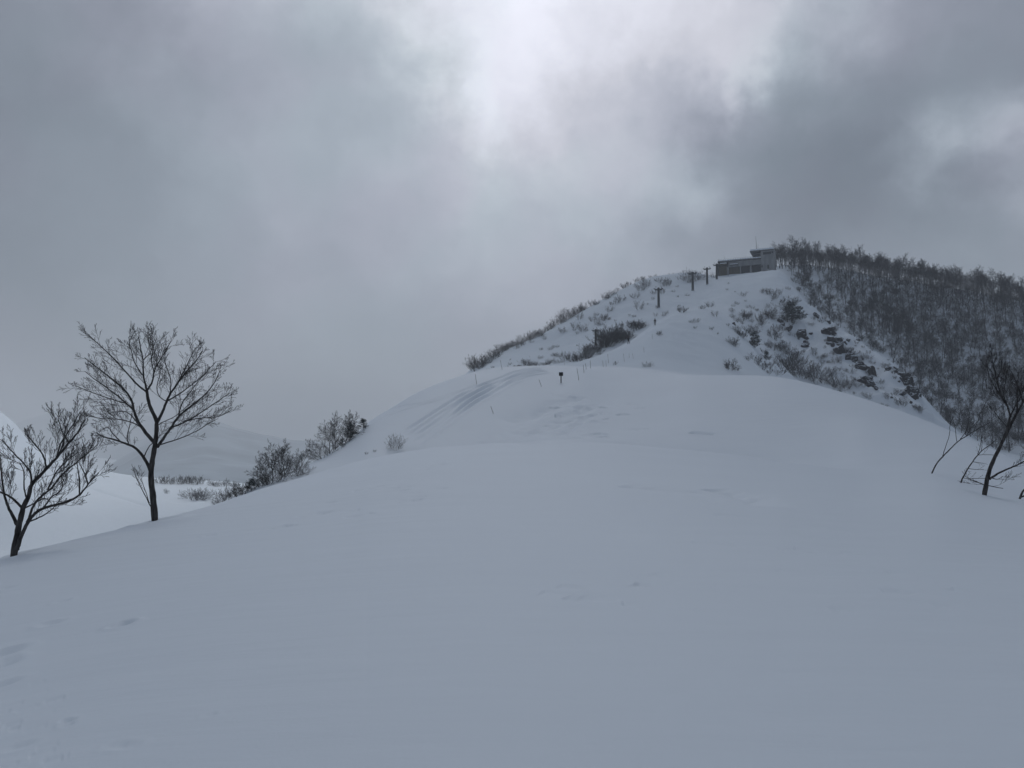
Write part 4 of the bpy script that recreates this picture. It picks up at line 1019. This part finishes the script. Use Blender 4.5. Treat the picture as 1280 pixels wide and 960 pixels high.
for (b, t, lb) in poles:
    p = hit(*b); r = rng_of(p); az = math.atan2(p.x, p.y); s = dep(p) / F
    side = Vector((math.cos(az), -math.sin(az), 0))
    H = (b[1] - t[1]) * s; dx = (t[0] - b[0]) * s
    mb = MB(); n = 7; pts = [side * (dx * i / (n - 1) + .01 * math.sin(i * 1.1)) + Vector((0, 0, H * i / (n - 1) - (.3 if i == 0 else 0))) for i in range(n)]
    mb.tube(pts, [.028 - .001 * i for i in range(n)], 6)
    for q in pts[1:-1]: mb.tube([q - Vector((0, 0, .012)), q + Vector((0, 0, .012))], [.033, .033], 6)
    o = link_mesh('marker_pole', mb.mesh('marker_pole', [M_BAMBOO])); o.location = p
    tag(o, lb, 'pole', 'thin marker poles in the snow')
p = hit(701.3, 478); s = dep(p) / F
root = empty('black_sign', p, -math.atan2(p.x, p.y)); tag(root, 'black square board on a short dark post at the middle of the snow crest', 'sign')
mb = MB(); mb.box(-.075, .075, -.04, .04, -.5, 12.2 * s); link_mesh('post', mb.mesh('post', [M_BLACK]), root)
mb = MB(); mb.box(-2.6 * s, 2.6 * s, -.075, -.043, 9.0 * s, 13.5 * s); ob = link_mesh('board', mb.mesh('board', [M_BLACK]), root)
md = ob.modifiers.new('bevel', 'BEVEL'); md.width = .012; md.segments = 2
mb = MB(); mb.box(-2.3 * s, 2.3 * s, -.1, .02, 13.5 * s + .003, 13.5 * s + .05); ob = link_mesh('snow_cap', mb.mesh('snow_cap', [M_ROOFSNOW]), root)
md = ob.modifiers.new('bevel', 'BEVEL'); md.width = .02; md.segments = 3

# ------------------------------------------------------------------ hikers
def person(px, py, face_deg, label, pole_label, pack_label, stride, H=1.75):
    import bmesh
    p = hit(px, py); az = math.atan2(p.x, p.y)
    rz = -az + math.radians(face_deg)
    V = []; E = []; Rr = []
    def add(x, y, z, r, par=None):
        V.append((x, y, z)); Rr.append(r)
        if par is not None: E.append((par, len(V) - 1))
        return len(V) - 1
    # y = forward
    pel = add(0, 0, .95, .145); w = add(0, .03, 1.12, .14, pel); ch = add(0, .08, 1.33, .165, w); nk = add(0, .11, 1.48, .07, ch); hd = add(0, .13, 1.56, .085, nk); hd2 = add(0, .15, 1.66, .10, hd); add(0, .14, 1.74, .075, hd2)
    for sd in (-1, 1):
        st = stride * sd
        hip = add(.10 * sd, 0, .88, .105, pel); kn = add(.11 * sd, .10 + st * .5, .50, .07, hip); an = add(.11 * sd, st - .05 * abs(sd), .10, .055, kn); add(.12 * sd, st + .14, .05, .05, an)
        sh = add(.19 * sd, .07, 1.40, .075, ch); el = add(.27 * sd, .02 - st * .3, 1.13, .055, sh); wr = add(.27 * sd, .24 - st * .4, 1.05, .042, el); pm = add(.27 * sd, .31 - st * .4, 1.06, .038, wr)
    me = bpy.data.meshes.new('person'); me.from_pydata(V, E, []); o = link_mesh('person', me)
    o.modifiers.new('skin', 'SKIN'); 
    for i, sv in enumerate(me.skin_vertices[0].data): sv.radius = (Rr[i], Rr[i]); sv.use_root = (i == 0)
    ss = o.modifiers.new('sub', 'SUBSURF'); ss.levels = 2; ss.render_levels = 2
    bpy.context.view_layer.update()
    ev = o.evaluated_get(bpy.context.evaluated_depsgraph_get()); m2 = bpy.data.meshes.new_from_object(ev); o.modifiers.clear(); o.data = m2
    m2.materials.clear()
    for m in (M_TROUSER, M_JACKET, M_SKIN): m2.materials.append(m)
    for q in m2.polygons:
        z = q.center.z; q.material_index = 2 if z > 1.52 else (0 if z < .92 and abs(q.center.x) < .22 else 1); q.use_smooth = True
    o.location = p; o.rotation_euler = (0, 0, rz); tag(o, label, 'person')
    mb = MB()
    for k in range(5):
        a = k / 4 * PI * .5
        mb.tube([(0, .14, 1.66 + .13 * math.sin(a)), (0, .14, 1.66 + .13 * math.sin(a) + .03)], [.125 * math.cos(a) + .01, .12 * math.cos(a) + .005], 14)
    hat = link_mesh('hat', mb.mesh('hat', [M_BLACK], True), o)
    for sd in (-1, 1):
        y = .31 + -stride * sd * .4
        g = MB()
        for f in range(4): g.tube([(.25 * sd + f * .014 * sd, y, 1.06 + .0), (.25 * sd + f * .014 * sd, y + .05, 1.05), (.25 * sd + f * .014 * sd, y + .04, 1.01)], [.012, .011, .009], 5)
        g.tube([(.25 * sd, y - .03, 1.08), (.25 * sd, y + .02, 1.10)], [.012, .010], 5)
        link_mesh('glove', g.mesh('glove', [M_BLACK], True), o)
    R3 = Matrix.Rotation(rz, 3, 'Z')
    for sd, l in ((-1, pole_label[0]), (1, pole_label[1])):
        y = .35 - stride * sd * .4
        mb = MB(); mb.tube([(0, 0, -.05), (0, .08, 1.18)], [.008, .011], 6); mb.tube([(0, .005, .07), (0, .006, .08)], [.05, .05], 8)
        q = link_mesh('ski_pole', mb.mesh('ski_pole', [M_STEEL])); q.location = p + R3 @ Vector((.28 * sd, y - .07, 0)); q.rotation_euler = (0, 0, rz); tag(q, l, 'pole')
    mb = MB(); mb.tube([(0, 0, 0), (0, 0, .1), (0, .02, .42), (0, .03, .5)], [.10, .15, .15, .08], 10); 
    q = link_mesh('backpack', mb.mesh('backpack', [M_BLACK], True)); q.location = p + R3 @ Vector((0, -.14, 1.02)); q.rotation_euler = (0, 0, rz); q.scale = (1.1, .75, 1); tag(q, pack_label, 'backpack')
person(818.8, 405.5, 8, 'person in dark clothing walking up the ridge, the upper of the two hikers', ('dark pole in the left hand of the upper hiker', 'dark pole in the right hand of the upper hiker'), 'dark backpack worn by the upper hiker', .14)
person(785.6, 428.6, -35, 'person in dark clothing climbing beside the shrub band, the lower of the two hikers', ('dark pole in the left hand of the lower hiker', 'dark pole in the right hand of the lower hiker'), 'dark backpack worn by the lower hiker', .2)

# ------------------------------------------------------------------ air
hz = MB(); hz.box(-10500, 10500, -10500, 10500, -130, 300)
m = bpy.data.materials.new('cold_haze'); m.use_nodes = True; nt = m.node_tree; nt.nodes.clear()
out = nt.nodes.new('ShaderNodeOutputMaterial'); pv = nt.nodes.new('ShaderNodeVolumePrincipled')
pv.inputs['Color'].default_value = (0.93, 0.96, 1.0, 1); pv.inputs['Density'].default_value = 0.00042; pv.inputs['Anisotropy'].default_value = 0.0
nt.links.new(pv.outputs[0], out.inputs['Volume'])
o = link_mesh('haze', hz.mesh('haze', [m])); tag(o, kind='stuff')

# added sun blocker with a lumpy outline, out of view overhead: it shades the near snow and the mountain and leaves the valley on the left in thin sun
def shade_cloud():
    n = 70; xs = np.linspace(-140, 520, n); ys = np.linspace(310, 1020, n); gx, gy = np.meshgrid(xs, ys)
    edge = np.minimum.reduce([(gx + 20) / 100, (520 - gx) / 120, (gy - 320) / 100, (1010 - gy) / 100]) + 0.35 * fbm(gx / 160, gy / 160, 4)
    t = np.clip(edge, 0, 1)
    top = 640 + 150 * np.sqrt(t) * (1 + .5 * fbm(gx / 120 + 9, gy / 120, 4)); bot = 640 - 30 * np.sqrt(t) * (1 + .8 * fbm(gx / 90, gy / 90 + 4, 4))
    keep = edge > 0
    vid = -np.ones((2, n, n), int); V = []
    for l, zz in enumerate((top, bot)):
        for i in range(n):
            for j in range(n):
                vid[l, i, j] = len(V); V.append((gx[i, j], gy[i, j], zz[i, j]))
    Fc = []
    cell = keep[:-1, :-1] & keep[1:, :-1] & keep[:-1, 1:] & keep[1:, 1:]
    for i in range(n - 1):
        for j in range(n - 1):
            if not cell[i, j]: continue
            a, b, c, d = (i, j), (i, j + 1), (i + 1, j + 1), (i + 1, j)
            Fc.append([vid[0][a], vid[0][b], vid[0][c], vid[0][d]]); Fc.append([vid[1][d], vid[1][c], vid[1][b], vid[1][a]])
            for (p, q, ii, jj) in ((a, b, i - 1, j), (b, c, i, j + 1), (c, d, i + 1, j), (d, a, i, j - 1)):
                if not (0 <= ii < n - 1 and 0 <= jj < n - 1) or not cell[ii, jj]:
                    Fc.append([vid[0][q], vid[0][p], vid[1][p], vid[1][q]])
    me = bpy.data.meshes.new('shade_cloud'); me.from_pydata(V, [], Fc); me.validate(); me.materials.append(M_SHADE)
    me.polygons.foreach_set('use_smooth', [True] * len(me.polygons))
    tag(link_mesh('shade_cloud', me), 'added unseen sun blocker high over the near snow and the mountain', 'shade_cloud', kind='stuff')
M_SHADE = ramp_mat('shade_cloud_skin', (0.75, 0.77, 0.8), (0.85, 0.86, 0.88), scale=0.01, bump=0.0)
_nt = M_SHADE.node_tree; _tr = _nt.nodes.new('ShaderNodeBsdfTransparent'); _tr.inputs['Color'].default_value = (1, 1, 1, 1)
_mx = _nt.nodes.new('ShaderNodeMixShader'); _mx.inputs[0].default_value = 0.52      # each of the two skins of the added sun blocker lets part of the light through
_nt.links.new(_tr.outputs[0], _mx.inputs[1]); _nt.links.new(_nt.nodes['Principled BSDF'].outputs[0], _mx.inputs[2]); _nt.links.new(_mx.outputs[0], _nt.nodes['Material Output'].inputs['Surface'])
shade_cloud()

# ------------------------------------------------------------------ sky and light
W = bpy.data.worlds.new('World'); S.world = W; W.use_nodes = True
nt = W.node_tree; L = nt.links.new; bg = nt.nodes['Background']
SUN_AZ = math.radians(4); SUN_EL = math.radians(54)
sky = nt.nodes.new('ShaderNodeTexSky'); sky.sky_type = 'NISHITA'; sky.sun_disc = False; sky.sun_elevation = SUN_EL; sky.sun_rotation = SUN_AZ
tc = nt.nodes.new('ShaderNodeTexCoord')
def math_n(op, a=None, b=None, c=None):
    n = nt.nodes.new('ShaderNodeMath'); n.operation = op
    for i, v in enumerate((a, b, c)):
        if v is None: continue
        if isinstance(v, (int, float)): n.inputs[i].default_value = v
        else: L(v, n.inputs[i])
    return n.outputs[0]
wn = nt.nodes.new('ShaderNodeTexNoise'); wn.inputs['Scale'].default_value = 3.2; wn.inputs['Detail'].default_value = 6; wn.inputs['Roughness'].default_value = 0.55
L(tc.outputs['Generated'], wn.inputs['Vector'])
vs = nt.nodes.new('ShaderNodeVectorMath'); vs.operation = 'SUBTRACT'; L(wn.outputs['Color'], vs.inputs[0]); vs.inputs[1].default_value = (.5, .5, .5)
vm = nt.nodes.new('ShaderNodeVectorMath'); vm.operation = 'SCALE'; L(vs.outputs[0], vm.inputs[0]); vm.inputs['Scale'].default_value = 0.22
va = nt.nodes.new('ShaderNodeVectorMath'); va.operation = 'ADD'; L(tc.outputs['Generated'], va.inputs[0]); L(vm.outputs[0], va.inputs[1])
wn2 = nt.nodes.new('ShaderNodeTexNoise'); wn2.inputs['Scale'].default_value = 11; wn2.inputs['Detail'].default_value = 6; wn2.inputs['Roughness'].default_value = 0.6
L(tc.outputs['Generated'], wn2.inputs['Vector'])
vs2 = nt.nodes.new('ShaderNodeVectorMath'); vs2.operation = 'MULTIPLY_ADD'; L(wn2.outputs['Color'], vs2.inputs[0]); vs2.inputs[1].default_value = (.16, .16, .16); vs2.inputs[2].default_value = (-.08, -.08, -.08)
vb = nt.nodes.new('ShaderNodeVectorMath'); vb.operation = 'ADD'; L(va.outputs[0], vb.inputs[0]); L(vs2.outputs[0], vb.inputs[1])
vn = nt.nodes.new('ShaderNodeVectorMath'); vn.operation = 'NORMALIZE'; L(vb.outputs[0], vn.inputs[0])
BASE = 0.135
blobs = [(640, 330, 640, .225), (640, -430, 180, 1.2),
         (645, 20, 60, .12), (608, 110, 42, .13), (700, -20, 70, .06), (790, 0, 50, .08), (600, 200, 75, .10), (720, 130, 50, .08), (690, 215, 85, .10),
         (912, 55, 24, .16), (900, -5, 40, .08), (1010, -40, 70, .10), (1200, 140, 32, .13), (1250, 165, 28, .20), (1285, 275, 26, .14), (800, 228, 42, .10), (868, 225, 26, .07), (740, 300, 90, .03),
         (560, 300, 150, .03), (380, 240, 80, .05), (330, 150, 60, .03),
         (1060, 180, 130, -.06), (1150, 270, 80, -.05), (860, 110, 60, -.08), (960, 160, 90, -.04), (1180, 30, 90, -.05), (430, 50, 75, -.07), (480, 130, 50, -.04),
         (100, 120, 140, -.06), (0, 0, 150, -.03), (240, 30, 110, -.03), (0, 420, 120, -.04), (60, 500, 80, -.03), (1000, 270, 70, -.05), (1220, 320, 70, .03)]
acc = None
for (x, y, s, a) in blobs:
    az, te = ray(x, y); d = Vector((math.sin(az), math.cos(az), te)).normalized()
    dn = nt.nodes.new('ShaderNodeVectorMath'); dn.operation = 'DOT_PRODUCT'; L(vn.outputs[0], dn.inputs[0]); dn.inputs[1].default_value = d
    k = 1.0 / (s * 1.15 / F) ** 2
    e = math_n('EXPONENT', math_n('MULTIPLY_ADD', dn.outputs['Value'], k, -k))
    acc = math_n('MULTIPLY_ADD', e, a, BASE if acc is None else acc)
fn = nt.nodes.new('ShaderNodeTexNoise'); fn.inputs['Scale'].default_value = 7; fn.inputs['Detail'].default_value = 7; fn.inputs['Roughness'].default_value = 0.5
L(vn.outputs[0], fn.inputs['Vector'])
fn2 = nt.nodes.new('ShaderNodeTexNoise'); fn2.inputs['Scale'].default_value = 2.4; fn2.inputs['Detail'].default_value = 8; fn2.inputs['Roughness'].default_value = 0.62; fn2.inputs['Distortion'].default_value = 0.6
L(tc.outputs['Generated'], fn2.inputs['Vector'])
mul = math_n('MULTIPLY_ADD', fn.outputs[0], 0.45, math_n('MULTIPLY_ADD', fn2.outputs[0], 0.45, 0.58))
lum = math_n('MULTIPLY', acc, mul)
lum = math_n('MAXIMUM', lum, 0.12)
cr = nt.nodes.new('ShaderNodeValToRGB')
E = cr.color_ramp.elements; E[0].position = 0.15; E[0].color = (0.87, 0.99, 1.18, 1); E[1].position = 0.75; E[1].color = (0.96, 1.0, 1.07, 1)
L(lum, cr.inputs[0])
tn = nt.nodes.new('ShaderNodeTexNoise'); tn.inputs['Scale'].default_value = 5; tn.inputs['Detail'].default_value = 3; L(tc.outputs['Generated'], tn.inputs['Vector'])
tr_ = nt.nodes.new('ShaderNodeValToRGB'); tr_.color_ramp.elements[0].position = .4; tr_.color_ramp.elements[1].position = .6
tr_.color_ramp.elements[0].color = (0.965, 1.005, 1.01, 1); tr_.color_ramp.elements[1].color = (1.02, 0.99, 1.025, 1); L(tn.outputs[0], tr_.inputs[0])
tm_ = nt.nodes.new('ShaderNodeVectorMath'); tm_.operation = 'MULTIPLY'; L(cr.outputs[0], tm_.inputs[0]); L(tr_.outputs[0], tm_.inputs[1])
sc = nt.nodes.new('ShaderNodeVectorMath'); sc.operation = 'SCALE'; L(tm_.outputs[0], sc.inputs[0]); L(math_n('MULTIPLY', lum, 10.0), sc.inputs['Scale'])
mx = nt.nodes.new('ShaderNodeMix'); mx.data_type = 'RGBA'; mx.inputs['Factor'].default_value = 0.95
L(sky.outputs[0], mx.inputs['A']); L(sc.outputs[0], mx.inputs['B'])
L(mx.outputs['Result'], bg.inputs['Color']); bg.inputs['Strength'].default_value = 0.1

sun = bpy.data.lights.new('sun', 'SUN'); sun.energy = 1.1; sun.angle = math.radians(10); sun.color = (1.0, 0.97, 0.92)
so = bpy.data.objects.new('sun', sun); COL.objects.link(so)
dv = Vector((math.sin(SUN_AZ) * math.cos(SUN_EL), math.cos(SUN_AZ) * math.cos(SUN_EL), math.sin(SUN_EL)))
so.rotation_euler = dv.to_track_quat('Z', 'Y').to_euler(); so.location = dv * 800

cam = bpy.data.cameras.new('camera'); cam.sensor_width = 36; cam.lens = 36 * F / 1280; cam.clip_start = 0.1; cam.clip_end = 40000
co = bpy.data.objects.new('camera', cam); COL.objects.link(co); co.location = (0, 0, EYE); co.rotation_euler = (PI / 2 + PITCH, 0, 0)
S.camera = co
S.view_settings.view_transform = 'Standard'; S.view_settings.look = 'None'; S.view_settings.gamma = 1; S.view_settings.exposure = 0
S.view_settings.use_curve_mapping = False
S.render.engine = 'CYCLES'
S.cycles.use_denoising = True
S.cycles.max_bounces = 6; S.cycles.diffuse_bounces = 3; S.cycles.volume_bounces = 1
S.cycles.volume_max_steps = 64
